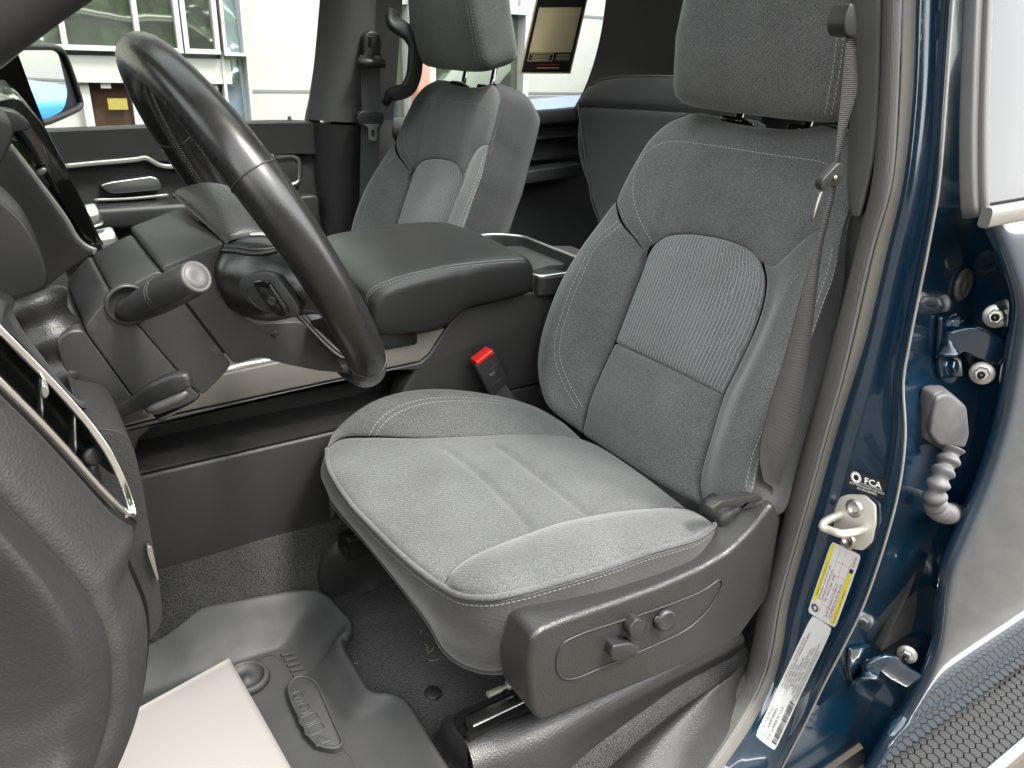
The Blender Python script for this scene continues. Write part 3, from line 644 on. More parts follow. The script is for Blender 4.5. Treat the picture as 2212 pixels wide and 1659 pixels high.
P0 = BK([(a, b, .02) for a, b in lst]); G = groove(G, cr(P0 - 0 * WB, 60), .0, .004)
b_fl = gput('backrest_bolster', G, 'seat_cloth', seat)
G = coons(np.vstack([insR[:1], outR[:1]]), np.vstack([insR[-1:], vR[1:-1], outR[-1:]]), insR, outR, 110, 170)
G = puff(bulge_edge(G, .024, .55, .34), .0, .012, .016, edges=(.9, 1.1, .5, .18))
b_nr = gput('backrest_bolster', G, 'seat_cloth', seat)
# upper panel
uL = BK([(1328, 430, 0), (1349, 385, 0), (1374, 340, 0), (1400, 300, 0), (1440, 264, -.004), (1488, 243, -.016)])
uR = np.array([outR[-1], uvw(-.213, .43, 0), uvw(-.203, .47, 0), uvw(-.188, .50, -.002), uvw(-.150, .522, -.006), uvw(-.115, .53, -.016)])
top = np.array([uL[-1], uvw(.085, .520, -.016), uvw(.05, .514, -.014), uvw(-.05, .514, -.014), uvw(-.09, .520, -.016), uR[-1]])
bot = np.vstack([vL[::-1], insT[1:-1], vR])
G = coons(bot, top, uL, uR, 170, 120)
G = puff(G, .012, .012, .018, edges=(.6, .8, .12, .0))
b_up = gput('backrest_upper_panel', G, 'seat_cloth', seat)
# top roll over to the back shell
def back_of(P, d=.115, inn=.93):
    Q = P - WB * d; Q[:, 1] = .80 + (Q[:, 1] - .80) * inn; return Q
rim = np.vstack([outL, uL[1:], top[1:-1], uR[::-1], outR[::-1][1:]])
rim = cr(rim, 240); rb = back_of(rim, .125, .95)
mid1 = rim - WB * .02; mid1[:, 1] = .80 + (mid1[:, 1] - .80) * 1.015; mid2 = back_of(rim, .09, 1.0)
vv = (rim - QB) @ VB
for q, a in ((mid1, .006), (mid2, .012)): q += VB * (a * np.clip((vv - .46) / .05, 0, 1))[:, None]
rows = np.stack([cr(np.array([a - WB * .004, b, c, d]), 16) for a, b, c, d in zip(rim, mid1, mid2, rb)], 1)
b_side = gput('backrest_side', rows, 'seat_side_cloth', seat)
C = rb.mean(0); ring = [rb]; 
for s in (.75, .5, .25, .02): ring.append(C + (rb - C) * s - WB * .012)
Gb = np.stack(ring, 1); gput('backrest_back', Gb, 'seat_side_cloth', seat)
# --- cushion
pip = ZZ([(706, 968, -.578), (708, 1000, -.583), (722, 1032, -.585), (760, 1088, -.588), (800, 1130, -.59), (850, 1180, -.59), (905, 1228, -.587), (960, 1266, -.583), (1000, 1284, -.577), (1060, 1288, -.568), (1120, 1277, -.562), (1200, 1255, -.557), (1300, 1225, -.556), (1400, 1190, -.558), (1500, 1160, -.564), (1545, 1130, -.572)])
pipf, pipn = pip[:8], pip[7:]
FS = ZZ([(706, 968, -.578), (740, 946, -.582), (800, 943, -.585), (900, 945, -.585), (1000, 942, -.585), (1100, 938, -.585), (1200, 940, -.588), (1262, 948, -.592)])
NS = ZZ([(960, 1266, -.583), (975, 1240, -.58), (1010, 1210, -.578), (1060, 1188, -.578), (1140, 1160, -.578), (1200, 1140, -.578), (1300, 1120, -.58), (1400, 1106, -.583), (1490, 1100, -.588)])
J = ZZ([(1262, 948, -.592), (1300, 965, -.594), (1400, 1032, -.594), (1490, 1100, -.588)])
FO = Y([(706, 968, 1.02), (722, 938, 1.045), (750, 910, 1.05), (800, 876, 1.057), (860, 856, 1.06), (930, 848, 1.06), (1000, 851, 1.05), (1080, 862, 1.03), (1150, 880, .995), (1220, 915, .935)])
FO[0] = pip[0]
G = coons(pipf, J, FS, NS, 190, 200)
G = puff(G, .016, .009, .014, edges=(.45, 1, 1, .6))
for cpx in ([(960, 962), (1040, 1030), (1100, 1088), (1138, 1130), (1146, 1158)], [(1078, 962), (1150, 1020), (1230, 1080), (1290, 1122)]):
    G = groove(G, ZZ([(a, b, -.574) for a, b in cpx]), .0036, .0075)
c_ctr = gput('cushion_center', G, 'seat_cloth', seat)
G = coons(np.array([FO[0], FO[0] + (FS[0] - FO[0]) * .5, FS[0]]), np.vstack([FO[-1:], FS[-1:]]), FO, FS, 80, 170)
s = np.linspace(0, 1, 80)[:, None]; t = np.linspace(0, 1, 170)[None]
G = G + A(0, 0, 1) * (.020 * np.sin(np.pi * np.clip(s * .8 + .2, 0, 1)) * np.sin(np.pi * t) ** .7)[..., None]
G = puff(G, 0, .010, .018, edges=(1, .45, .0, .5), fade=.10)
c_far = gput('cushion_bolster', G, 'seat_cloth', seat)
NR = np.vstack([NS[-1:], pip[-1:]])
G = coons(np.array([NS[0], NS[0] + A(.002, -.002, 0), pipn[0]]) if False else np.array([NS[0], (NS[0] + pipn[0]) / 2 + 1e-4, pipn[0] + 2e-4]), NR, NS, pipn, 80, 170)
G = puff(G, .022, .009, .016, edges=(.7, 1, .0, .5), hp=.6, fade=.06)
c_near = gput('cushion_bolster', G, 'seat_cloth', seat)
# fascia below the piping
hem = np.array([at(*p[:2], z=p[2]) for p in [(716, 1062, -.655), (718, 1080, -.667), (728, 1098, -.672), (800, 1180, -.69), (880, 1280, -.705), (932, 1350, -.712), (962, 1404, -.716), (1000, 1434, -.716), (1050, 1449, -.712), (1095, 1447, -.706)]])
hem = np.vstack([hem, hem[-1] + A(.06, -.015, .0), A(.60, .565, -.70), A(.72, .565, -.70)])
hem[0] = pip[0] + A(.010, -.012, -.080)
pipX = np.vstack([FO[4:5] + A(0, -.004, -.012), FO[2:3] + A(0, -.003, -.008), pip]); hemX = np.vstack([FO[4:5] + A(.02, -.03, -.14), FO[2:3] + A(.012, -.02, -.11), hem])
G = np.stack([cr(np.array([a, (a * .68 + b * .32) + nrm(A(a[0] - .62, a[1] - .80, 0)) * .012, (a * .3 + b * .7) + nrm(A(a[0] - .62, a[1] - .80, 0)) * .007, b, b + A(.02, .01, -.004)]), 40) for a, b in zip(cr(pipX, 200), cr(hemX, 200))], 0)
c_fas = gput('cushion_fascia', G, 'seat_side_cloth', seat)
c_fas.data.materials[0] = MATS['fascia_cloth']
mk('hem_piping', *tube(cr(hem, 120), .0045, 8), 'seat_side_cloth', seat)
mk('seam_piping', *tube(cr(pip, 200) + A(0, 0, -.002), .0034, 8), 'seat_cloth', seat)
far_side = np.stack([cr(np.array([a, a + A(.0, .012, -.03), a + A(0, .0, -.13)]), 8) for a in cr(FO, 60)], 0)
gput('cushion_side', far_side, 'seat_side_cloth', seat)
# --- stitching (rows of single thread stitches)
tb = bvh([b_ins, b_low, b_fl, b_nr, b_up]); tcu = bvh([c_ctr, c_far, c_near, c_fas])
mb = MB()
def sew(tree, pix, sides=(0,), n=90, rev=False, **kw):
    P, Ns = trace(tree, pix, n, .0006)
    if len(P) < 5: return
    for sd_ in sides:
        q = stitches(P, Ns, side=sd_, **kw)
        if q.V: mb.add(np.vstack(q.V), q.F)
sew(tb, lst, (-.0045, .0045)); sew(tb, rst, (-.0045, .0045))
box = [(1411, 527), (1383, 475), (1368, 420), (1373, 370), (1396, 330), (1428, 311), (1455, 306), (1530, 313), (1600, 324), (1700, 339), (1760, 347), (1790, 356), (1802, 366)]
sew(tb, box, (0,), 160)
sew(tb, [(1331, 437), (1345, 474), (1366, 510), (1390, 545)], (-.005,))
sew(tb, [(1808, 540), (1794, 600), (1773, 658), (1752, 712), (1690, 862), (1660, 925), (1636, 985), (1620, 1060)], (.006, -.002), 120)
sew(tb, [(1790, 1e3), (1791, 1001)], (0,)) if False else None
sew(tcu, [(803, 942), (820, 916), (850, 891), (900, 871), (960, 863), (1020, 864), (1080, 870), (1150, 883), (1206, 902)], (-.0045, .0045), 120)
sew(tcu, [(1145, 1158), (1200, 1140), (1300, 1118), (1400, 1103), (1478, 1095)], (-.003, .004), 120)
pp = cr(pip, 240); below = pp + A(0, 0, -.011) + np.array([nrm(A(a[0] - .62, a[1] - .80, 0)) for a in pp]) * .0030
q = stitches(below, np.array([nrm(A(a[0] - .62, a[1] - .80, .0)) for a in pp])); mb.add(np.vstack(q.V), q.F)
o = mb.put('stitching', 'thread', seat); o['kind'] = 'stuff'
# --- headrest: rounded block lofted upwards
def loft(secs, name, m, parent, n=48, p=4.0, **k):
    """secs: (centre, half-width vec, half-depth vec, exponent)"""
    V = []
    for c, a, b, e in secs:
        for i in range(n):
            q = 2 * math.pi * i / n; cs, sn = math.cos(q), math.sin(q)
            V.append(c + a * math.copysign(abs(cs) ** (2 / e), cs) + b * math.copysign(abs(sn) ** (2 / e), sn))
    Fc = gridf(len(secs), n, False, True); m_ = len(V); Fc += [tuple(range(n))[::-1], tuple(range(m_ - n, m_))]
    return mk(name, np.array(V), Fc, m, parent, **k)
HV = nrm(VB + WB * .58); HW = nrm(np.cross(A(0, 1, 0), HV)); HW = HW if HW @ WB > 0 else -HW
H0 = uvw(-.018, .535, -.012)
secs = []
for h, wd, dp, sh in ((0, .116, .032, 0), (.002, .133, .046, 0), (.007, .144, .054, .002), (.016, .150, .058, .003), (.035, .152, .061, .005), (.10, .152, .061, .004), (.15, .149, .059, -.004), (.19, .142, .054, -.012), (.215, .128, .044, -.016), (.226, .100, .028, -.018)):
    secs.append((H0 + HV * h + HW * (sh - .002), A(0, 1, 0) * wd, HW * dp, 5.0 if h > .01 else 4))
head = loft(secs, 'headrest', 'seat_cloth', seat, n=64)
th = bvh([head]); mb = MB()
sew(th, [(1789, 246), (1798, 200), (1808, 140), (1815, 80), (1822, 2)], (-.004, .004), 90)
mb.put('headrest_stitching', 'thread', head)['kind'] = 'stuff'
posts = []
for u in (.05, -.075):
    mk('headrest_post', *tube(np.array([uvw(u, .44, -.055), uvw(u, .56, -.03)]), .006, 12), 'chrome', seat)
    g = slab(rpoly([uvw(u - .026, .519, -.050), uvw(u + .02, .519, -.050), uvw(u + .02, .517, -.016), uvw(u - .026, .517, -.016)], .008), VB * .008, .002)
    mk('headrest_guide', *g, 'gloss_black', seat)
# ------------------------------------------------------------------ passenger seat: same upholstery, head restraint raised and tipped forward
ps = copytree(seat, None, (-.012, .84, 0))
ps['label'] = 'dark grey cloth passenger seat beyond the console, headrest raised on chrome posts'
for c in list(ps.children):
    nm = c.name.split('.')[0]
    if nm == 'headrest':
        piv = Vector(H0) + Vector((0, 0, K)) - seat.location; Rm = Matrix.Rotation(math.radians(-10), 3, 'Y')
        c.rotation_euler = Rm.to_euler(); c.location = piv - Rm @ piv + Vector(VB * .022 + WB * .010)
    if nm == 'headrest_post': c.location = Vector(VB * .03)
    if nm in ('side_shield', 'recliner_cover') : pass
# ------------------------------------------------------------------ cab floor carpet (one moulded sheet rising over the tunnel)
prof = [(.525, -.90), (.535, -.882), (.55, -.874), (.58, -.872), (.90, -.872), (.955, -.868), (.985, -.845), (1.02, -.785), (1.06, -.745), (1.12, -.72), (1.32, -.72), (1.42, -.76), (1.48, -.86), (1.60, -.872), (1.95, -.872)]
pc = cr(np.array([(0, a, b) for a, b in prof]), 120); xsn = np.linspace(-.8, 2.3, 240)
G = np.array([[(x, p[1], p[2] + .0035 * math.sin(x * 21 + p[1] * 9) * math.sin(p[1] * 17 + x * 5)) for p in pc] for x in xsn])
# front cross-member swelling under the seat
sw = np.exp(-((G[:, :, 0] - .36) / .05) ** 2) * np.clip((G[:, :, 1] - .62) / .1, 0, 1) * np.clip((1.02 - G[:, :, 1]) / .1, 0, 1)
G[:, :, 2] += .012 * sw
gput('floor_carpet', G, 'carpet', truck)
c_ = at(935, 1497, z=-.858); mk('carpet_clip', *lathe([(-.004, .0125), (.001, .0125), (.003, .010), (.003, 0)], c_ + A(0, 0, 0), A(0, 0, 1), 20), 'rubber', truck)
# ------------------------------------------------------------------ moulded rubber floor tray
tray = empty('floor_mat', (.15, .80, -.87), 'black rubber floor tray with raised rim in the driver footwell', 'floor mat')
zb_ = -.863
lip = [(150, 1372, -.795), (345, 1336, -.800), (500, 1308, -.803), (640, 1284, -.806), (672, 1283, -.808), (695, 1293, -.810), (728, 1328, -.812), (745, 1346, -.814), (743, 1362, -.816), (728, 1376, -.818), (727, 1400, -.82), (755, 1450, -.825), (786, 1498, -.83), (805, 1506, -.83), (842, 1509, -.83), (866, 1524, -.83), (895, 1572, -.83), (938, 1645, -.83), (985, 1720, -.83), (1020, 1790, -.83)]
base = [(180, 1545, zb_), (370, 1478, zb_), (500, 1434, zb_), (585, 1405, zb_), (605, 1400, zb_), (622, 1408, zb_), (636, 1424, zb_), (646, 1440, zb_), (650, 1450, zb_), (656, 1460, zb_), (676, 1480, zb_), (715, 1530, zb_), (742, 1580, zb_), (756, 1600, zb_), (770, 1612, zb_), (782, 1625, zb_), (800, 1660, zb_), (825, 1700, zb_), (850, 1750, zb_), (880, 1810, zb_)]
nL = 200; LP = cr(ZZ(lip), nL); BP = cr(ZZ(base), nL)
outw = np.cross(np.gradient(LP, axis=0), A(0, 0, 1)); outw /= np.linalg.norm(outw, axis=1, keepdims=True); outw *= np.sign(((LP - BP) * outw).sum(1, keepdims=True))
rowsT = np.stack([cr(np.array([l + o * .012 + A(0, 0, -.016), l + o * .012 + A(0, 0, -.002), l + o * .006 + A(0, 0, .003), l, l * .62 + b * .38 + A(0, 0, -.004), l * .18 + b * .82 + A(0, 0, -.004), b, b + (b - l) * A(.25, .25, 0)]), 36) for l, b, o in zip(LP, BP, outw)], 0)
wall = gput('tray_wall', rowsT, 'mat_rubber', tray)
inner = rowsT[:, -1]
fl = [A(-.25, 1.0, zb_), A(-.25, .50, zb_), A(.25, .50, zb_)]
mk('tray_floor', *slab([A(p[0], p[1], zb_ - .0005) for p in cr(inner, 60)] + [A(.36, .52, zb_), A(-.3, .52, zb_), A(-.3, 1.0, zb_)], A(0, 0, -.004)), 'mat_rubber', tray, smooth=False)
# heel pad with moulded marks
pad = ZZ([(622, 1482, -.853), (640, 1462, -.853), (662, 1462, -.853), (684, 1476, -.853), (735, 1590, -.853), (741, 1607, -.853), (725, 1618, -.853), (690, 1612, -.853), (668, 1592, -.853), (628, 1512, -.853)])
po = mk('heel_pad', *slab(rpoly(pad, .014, 5), A(0, 0, -.012), .003), 'mat_rubber', tray)
rim_ = cr(np.array([p + A(0, 0, .0005) for p in rpoly(pad, .014, 5)]), 90, True); mk('pad_rim', *tube(rim_, .0022, 6, True), 'mat_rubber', po)
ux = nrm(ZZ([(726, 1556, -.853)])[0] - ZZ([(650, 1470, -.853)])[0]); uy = nrm(np.cross(A(0, 0, 1), ux))
def pz(a, b): return at(a, b, z=-.8524)
ux = nrm(pz(700, 1570) - pz(645, 1475)); uy = np.cross(A(0, 0, 1), ux)
mat('moulded_mark', (.036, .0365, .037), .5)
for (a, b) in ((643, 1505), (655, 1530)):
    mk('round_mark', *tube(cr([pz(a, b) + (ux * math.cos(q) + uy * math.sin(q)) * .0092 for q in np.linspace(0, 2 * math.pi, 24)[:-1]], 40, True), .0011, 5, True), 'moulded_mark', po)
    for q in (.6, 2.2): mk('mark_bar', *tube(np.array([pz(a, b) - (ux * math.cos(q) + uy * math.sin(q)) * .006, pz(a, b) + (ux * math.cos(q) + uy * math.sin(q)) * .006]), .0008, 5), 'moulded_mark', po)
for i, (a, b, wd) in enumerate(((667, 1553, .011), (679, 1575, .011))):
    c_ = pz(a, b); mk('mark_frame', *tube(cr([c_ + ux * s1 * .006 + uy * s2 * wd for s1, s2 in ((-1, -1), (1, -1), (1, 1), (-1, 1))], 40, True), .0011, 5, True), 'moulded_mark', po)
c_ = pz(694, 1596); mk('triangle_mark', *tube(np.vstack([resamp(np.array([c_ - ux * .006 + uy * .0, c_ + ux * .008 + uy * .010, c_ + ux * .008 - uy * .010, c_ - ux * .006]), 40)]), .0011, 5), 'moulded_mark', po)
# tread teeth beside the heel pad, in slanted rows
o0 = at(622, 1470, z=zb_); k_ = 0
for j in range(4):
    for i in range(-4, 14):
        c_ = o0 + ux * (i * .0125 + (j % 2) * .005) + uy * (.018 + j * .021)
        if c_[1] > .945 or np.linalg.norm(c_ - at(532, 1468, z=zb_)) < .045 or c_[0] > .24: continue
        V, Fc = slab([c_ - ux * .0045 - uy * .009, c_ + ux * .0015 - uy * .009, c_ + ux * .0060 + uy * .009, c_ - ux * .0000 + uy * .009], A(0, 0, .004), .0008)
        mk('tread_tooth', V, Fc, 'mat_rubber', tray, smooth=False); k_ += 1
c_ = at(532, 1468, z=zb_)
mk('anchor_cup', *lathe([(.000, .034), (.008, .031), (.010, .028), (.008, .025), (.0015, .024), (.0015, .007), (.004, .006), (.004, 0)], c_, A(0, 0, 1), 36), 'mat_rubber', tray)
# ------------------------------------------------------------------ paper floor cover
Pp = [at(495, 1422, z=-.846), at(628, 1659, z=-.850), at(660, 1716, z=-.851), at(250, 1800, z=-.85), at(160, 1606, z=-.848)]
n1, n2_ = 26, 26; c0 = np.array([Pp[0], (Pp[0] + Pp[1]) / 2 + A(0, 0, .002), Pp[2]]); c1 = np.array([Pp[4], (Pp[4] + Pp[3]) / 2, Pp[3]])
G = coons(c0, c1, np.array([Pp[0], Pp[4]]), np.array([Pp[2], Pp[3]]), n1, n2_)
mk('paper_floor_cover', *thick(G, .0005), 'paper', None, label='white embossed paper floor cover lying in the rubber floor tray', cat='paper')
# ------------------------------------------------------------------ seat risers and rails
def riser(name, top, m, **k): pass
rc = [(880, 1700, -.865), (925, 1632, -.865), (972, 1546, -.842), (992, 1528, -.835)]
# near riser cover: long moulded strip beside the rail
a = cr(ZZ([(1010, 1610, -.795), (1060, 1585, -.790), (1130, 1562, -.786), (1250, 1520, -.786), (1400, 1462, -.786), (1540, 1400, -.786), (1600, 1365, -.786)]), 60)
b = cr(ZZ([(1020, 1760, -.870), (1110, 1735, -.870), (1185, 1700, -.870), (1270, 1625, -.870), (1370, 1550, -.870), (1470, 1480, -.870), (1580, 1420, -.870)]), 60)
G = np.stack([cr(np.array([p + A(0, .02, -.01), p + A(0, .006, .001), p * .75 + q * .25 + A(0, -.010, .008), p * .3 + q * .7 + A(0, -.008, .006), q]), 24) for p, q in zip(a, b)], 0)
gput('riser_cover', G, 'grain_plastic', seat)
fr = cr(ZZ([(985, 1548, -.800), (965, 1545, -.815), (940, 1590, -.855), (905, 1650, -.868)]), 20); fr2 = cr(ZZ([(1012, 1606, -.797), (1010, 1620, -.81), (1010, 1680, -.86), (1000, 1760, -.870)]), 20)
G = np.stack([fr, fr * .5 + fr2 * .5 + A(-.008, 0, .004), fr2], 1); gput('riser_end', G, 'grain_plastic', seat)
V, Fc = slab(rpoly(ZZ([(1140, 1556, -.80), (1030, 1648, -.868), (1022, 1660, -.868), (900, 1690, -.868)]), .004), A(0, 0, -.004)); 
# rails
def rail(x0, x1, y, z):
    mk('seat_rail', *slab([A(x0, y - .020, z - .028), A(x0, y - .020, z), A(x0, y - .012, z), A(x0, y - .012, z - .020), A(x0, y + .012, z - .020), A(x0, y + .012, z), A(x0, y + .020, z), A(x0, y + .020, z - .028)], A(x1 - x0, 0, 0)), 'black_metal', seat, smooth=False)
    mk('slider', *sweep(np.array([[x0 + .012, y, z - .008], [(x0 + x1) / 2, y, z - .008], [x1, y, z - .008]]), rrect(.016, .020, .004), up=A(0, 0, 1)), 'steel', seat, sharp=35)
    mk('rail_screw', *lathe([(0, .0045), (.02, .0045), (.022, .003), (.03, .003), (.03, .006), (.037, .006)], A(x0 + .05, y + .020, z + .006), A(1, 0, 0), 8), 'zinc', seat, smooth=False)
rail(at(1000, 1580, z=-.79)[0], .80, at(1030, 1560, z=-.79)[1], -.782)
pf = at(738, 1178, z=-.715); rail(pf[0], .85, pf[1], -.705)
# far riser: rounded black block on the tunnel side
a = cr(ZZ([(700, 1292, -.835), (705, 1245, -.79), (720, 1215, -.755), (745, 1200, -.742), (800, 1185, -.74), (900, 1150, -.74)]), 40)
b = cr(ZZ([(722, 1318, -.866), (745, 1290, -.848), (775, 1262, -.825), (800, 1250, -.812), (840, 1235, -.81), (930, 1190, -.81)]), 40)
cpts = cr(ZZ([(686, 1286, -.845), (690, 1230, -.785), (702, 1190, -.745), (720, 1168, -.725), (780, 1148, -.722), (880, 1112, -.722)]), 40)
G = np.stack([cr(np.array([c + A(0, .02, -.03), c, p * .6 + c * .4 + A(0, 0, .008), p * .6 + q * .4 + A(-.004, 0, .006), q, q + A(0, -.004, -.02)]), 24) for c, p, q in zip(cpts, a, b)], 0)
gput('riser_cover', G, 'grain_plastic', seat)
# seat frame under the cushion (keeps the underside dark and solid)
mk('seat_pan', *bevall([A(.40, .60, -.71), A(.74, .60, -.71), A(.74, 1.0, -.71), A(.40, 1.0, -.71)], A(0, 0, .09), .015), 'black_metal', seat)
for y in (.63, .97): mk('seat_leg', *slab([A(.46, y - .02, -.80), A(.72, y - .02, -.80), A(.70, y - .02, -.70), A(.48, y - .02, -.70)], A(0, .04, 0), .006), 'black_metal', seat)
# ------------------------------------------------------------------ side shield with the power switches
ys = .520
outl = [(1150, 1378), (1175, 1358), (1230, 1336), (1330, 1302), (1430, 1266), (1520, 1226), (1580, 1190), (1630, 1140), (1672, 1085), (1690, 1120), (1660, 1290), (1600, 1375), (1500, 1428), (1400, 1472), (1300, 1512), (1200, 1548), (1168, 1562), (1150, 1540), (1140, 1450)]
Pn = [at(a, b, y=ys) for a, b in outl]
V, Fc = slab(rpoly(Pn, [.012] * 3 + [0.0] * 13 + [.016, .012, .0], 4), A(0, .060, 0), 0)
def shield():
    bm = bmesh.new(); vs = [bm.verts.new(tuple(p)) for p in rpoly(Pn, .012, 4)]; f = bm.faces.new(vs); bm.normal_update()
    ex = bmesh.ops.extrude_face_region(bm, geom=[f]); nv = [g for g in ex['geom'] if isinstance(g, bmesh.types.BMVert)]
    bmesh.ops.translate(bm, verts=nv, vec=(0, .062, 0)); top_ = set(nv)
    es = [e for e in bm.edges if e.verts[0] not in top_ and e.verts[1] not in top_]
    bmesh.ops.bevel(bm, geom=es, offset=.016, segments=5, profile=.5, affect='EDGES', clamp_overlap=True)
    bmesh.ops.recalc_face_normals(bm, faces=bm.faces[:]); bm.verts.index_update()
    V = np.array([v.co[:] for v in bm.verts]); Fc = [tuple(v.index for v in q.verts) for q in bm.faces]; bm.free(); return V, Fc
sh = mk('side_shield', *shield(), 'grain_plastic', seat, sharp=50)
yf = ys - .0008
loop = [at(a, b, y=yf) for a, b in [(1204, 1420), (1215, 1392), (1250, 1372), (1330, 1345), (1430, 1312), (1520, 1275), (1556, 1252), (1560, 1262), (1535, 1310), (1490, 1355), (1400, 1400), (1300, 1442), (1240, 1466), (1215, 1464), (1203, 1445)]]
mk('panel_line', *tube(cr(loop, 160, True), .0013, 6, True), 'smooth_plastic', sh)
def knob(name, pts, d, m='smooth_plastic', bev=.003):
    P = [at(a, b, y=ys) for a, b in pts]; return mk(name, *slab(rpoly(P, .004, 3), A(-.002, -d, .001), bev, 3, both=False), m, sh, sharp=50)
knob('recline_switch', [(1350, 1366), (1344, 1345), (1362, 1322), (1382, 1330), (1378, 1345), (1366, 1372)], .014)
knob('slide_switch', [(1306, 1398), (1312, 1380), (1350, 1374), (1368, 1384), (1366, 1400), (1322, 1414), (1308, 1410)], .014)
c_ = at(1430, 1334, y=ys); mk('lumbar_switch', *lathe([(0, .0155), (.008, .0150), (.012, .0125), (.011, .009), (.010, 0)], c_, A(-.1, -1, .15), 36), 'smooth_plastic', sh)
c2 = at(1419, 1338, y=ys - .012); mk('switch_dimple', *lathe([(0, .0045), (.0005, .0045), (.001, .004)], c2, A(-.1, -1, .15), 20), 'grain_plastic', sh)
mk('recliner_cover', *slab(rpoly([at(a, b, y=.55) for a, b in [(1562, 1118), (1612, 1086), (1668, 1050), (1700, 1120), (1660, 1200), (1562, 1190)]], .02, 4), A(0, .05, 0), .01), 'grain_plastic', seat)
# door sill trim and the carpet edge
a = cr([at(1290, 1690, z=-.868), at(1340, 1640, z=-.866), at(1420, 1570, z=-.864), at(1500, 1510, z=-.862), at(1560, 1480, z=-.862), at(1640, 1400, z=-.86)], 50)
b = cr([at(1470, 1760, z=-.90), at(1490, 1665, z=-.895), at(1520, 1620, z=-.895), at(1560, 1560, z=-.893), at(1602, 1480, z=-.890), at(1650, 1400, z=-.886)], 50)
G = np.stack([cr(np.array([p + A(0, .006, -.012), p, p * .7 + q * .3 + A(0, -.004, .026), p * .25 + q * .75 + A(0, 0, .022), q, q + A(0, -.01, -.02)]), 26) for p, q in zip(a, b)], 0)
gput('sill_trim', G, 'grain_plastic', truck)

# lint on the carpet
rng_ = np.random.default_rng(5); mbx = MB()
for i in range(46):
    px, py = rng_.uniform(760, 960), rng_.uniform(1300, 1560)
    if i < 14: px, py = rng_.uniform(380, 700), rng_.uniform(1180, 1290)
    c_ = at(px, py, z=-.8685 if i >= 14 else -.80)
    if i < 14: continue
    q = rng_.uniform(0, 6.28); d = A(math.cos(q), math.sin(q), 0) * rng_.uniform(.004, .010); e_ = A(-d[1], d[0], 0) * rng_.uniform(-.5, .5)
    V_, F_ = tube(cr([c_ - d, c_ + e_ + A(0, 0, .001), c_ + d], 6), .0003, 4); mbx.add(V_, F_)
mbx.put('carpet_lint', 'kraft_card', truck, kind='stuff')
# ------------------------------------------------------------------ centre console
con = empty('center_console', (.45, 1.22, -.74), 'black center console with padded armrest lid between the front seats', 'console')
yc, y2 = 1.06, 1.375
body = [(-.30, -.76), (1.02, -.76), (1.02, -.40), (.86, -.385), (.76, -.40), (.60, -.41), (.47, -.445), (.20, -.452), (-.05, -.44), (-.30, -.42)]
# core set back behind the side panels
mk('console_core', *slab([A(x, yc + .10, z) for x, z in body], A(0, y2 - yc - .155, 0), .01), 'console_plastic', con, sharp=40)
def ypoly(pts, y): return [at(a, b, y=y) for a, b in pts]
# lower side panel
lowp = [A(-.30, yc, -.765)] + ypoly([(300, 1036), (420, 1006), (560, 970), (708, 937)], yc) + [A(.60, yc, -.582), A(1.02, yc, -.582), A(1.02, yc, -.765)]
lowp[0:0] = [A(-.30, yc, -.585)]
lowp = [A(-.30, yc, -.765), A(-.30, yc, -.584), A(1.02, yc, -.580), A(1.02, yc, -.765)]
mk('lower_panel', *bevall([p for p in lowp], A(0, .05, 0), .006, 3), 'console_plastic', con)
# pocket floor and back
mk('pocket_floor', *slab([A(.02, yc + .002, -.575), A(.60, yc + .002, -.575), A(.60, yc + .11, -.575), A(.02, yc + .11, -.575)], A(0, 0, -.004)), 'console_plastic', con, smooth=False)
# band over the pocket with its rounded front end
band = ypoly([(300, 1030), (296, 990), (306, 950), (330, 925), (360, 914), (430, 895), (560, 862), (700, 832), (860, 800), (866, 804), (864, 815), (836, 858), (860, 870), (910, 800), (932, 762)], yc - .002)
band = [A(-.30, yc - .002, -.576)] + ypoly([(292, 1030), (290, 985), (302, 948), (328, 926)], yc - .002) + ypoly([(440, 896), (560, 868), (700, 836), (850, 805)], yc - .002) + [A(.52, yc - .002, -.505), A(.50, yc - .002, -.53), A(.485, yc - .002, -.578), A(1.02, yc - .002, -.578), A(1.02, yc - .002, -.40), A(.88, yc - .002, -.392), A(.745, yc - .002, -.398), A(.612, yc - .002, -.408), A(.592, yc - .002, -.420), A(.572, yc - .002, -.445), A(.545, yc - .002, -.480), A(.530, yc - .002, -.489)] + [A(.16, yc - .002, -.497), A(.02, yc - .002, -.505), A(-.30, yc - .002, -.515)]
mk('side_panel', *slab(band, A(0, .045, 0), .005, 3, both=True), 'console_plastic', con, sharp=45)
# pale trim strip and bright line on top of it
tr = [A(-.30, yc - .004, -.513), A(.02, yc - .004, -.503), A(.16, yc - .004, -.495), A(.528, yc - .004, -.487), A(.543, yc - .004, -.477), A(.574, yc - .004, -.437), A(.45, yc - .004, -.437), A(.20, yc - .004, -.449), A(-.30, yc - .004, -.44)]
mk('side_trim', *slab(tr, A(0, .03, 0), .003), 'beige_trim', con, sharp=45)
mk('bright_edge', *sweep(np.array([[-.30, yc + .004, -.436], [.20, yc + .004, -.446], [.45, yc + .004, -.434], [.55, yc + .004, -.432]]), rrect(.006, .010, .002), up=A(0, 0, 1)), 'chrome', con)
mk('console_deck', *slab([A(-.30, yc + .012, -.46), A(.60, yc + .012, -.46), A(.60, y2 - .012, -.46), A(-.30, y2 - .012, -.46)], A(0, 0, .012), .004), 'smooth_plastic', con)
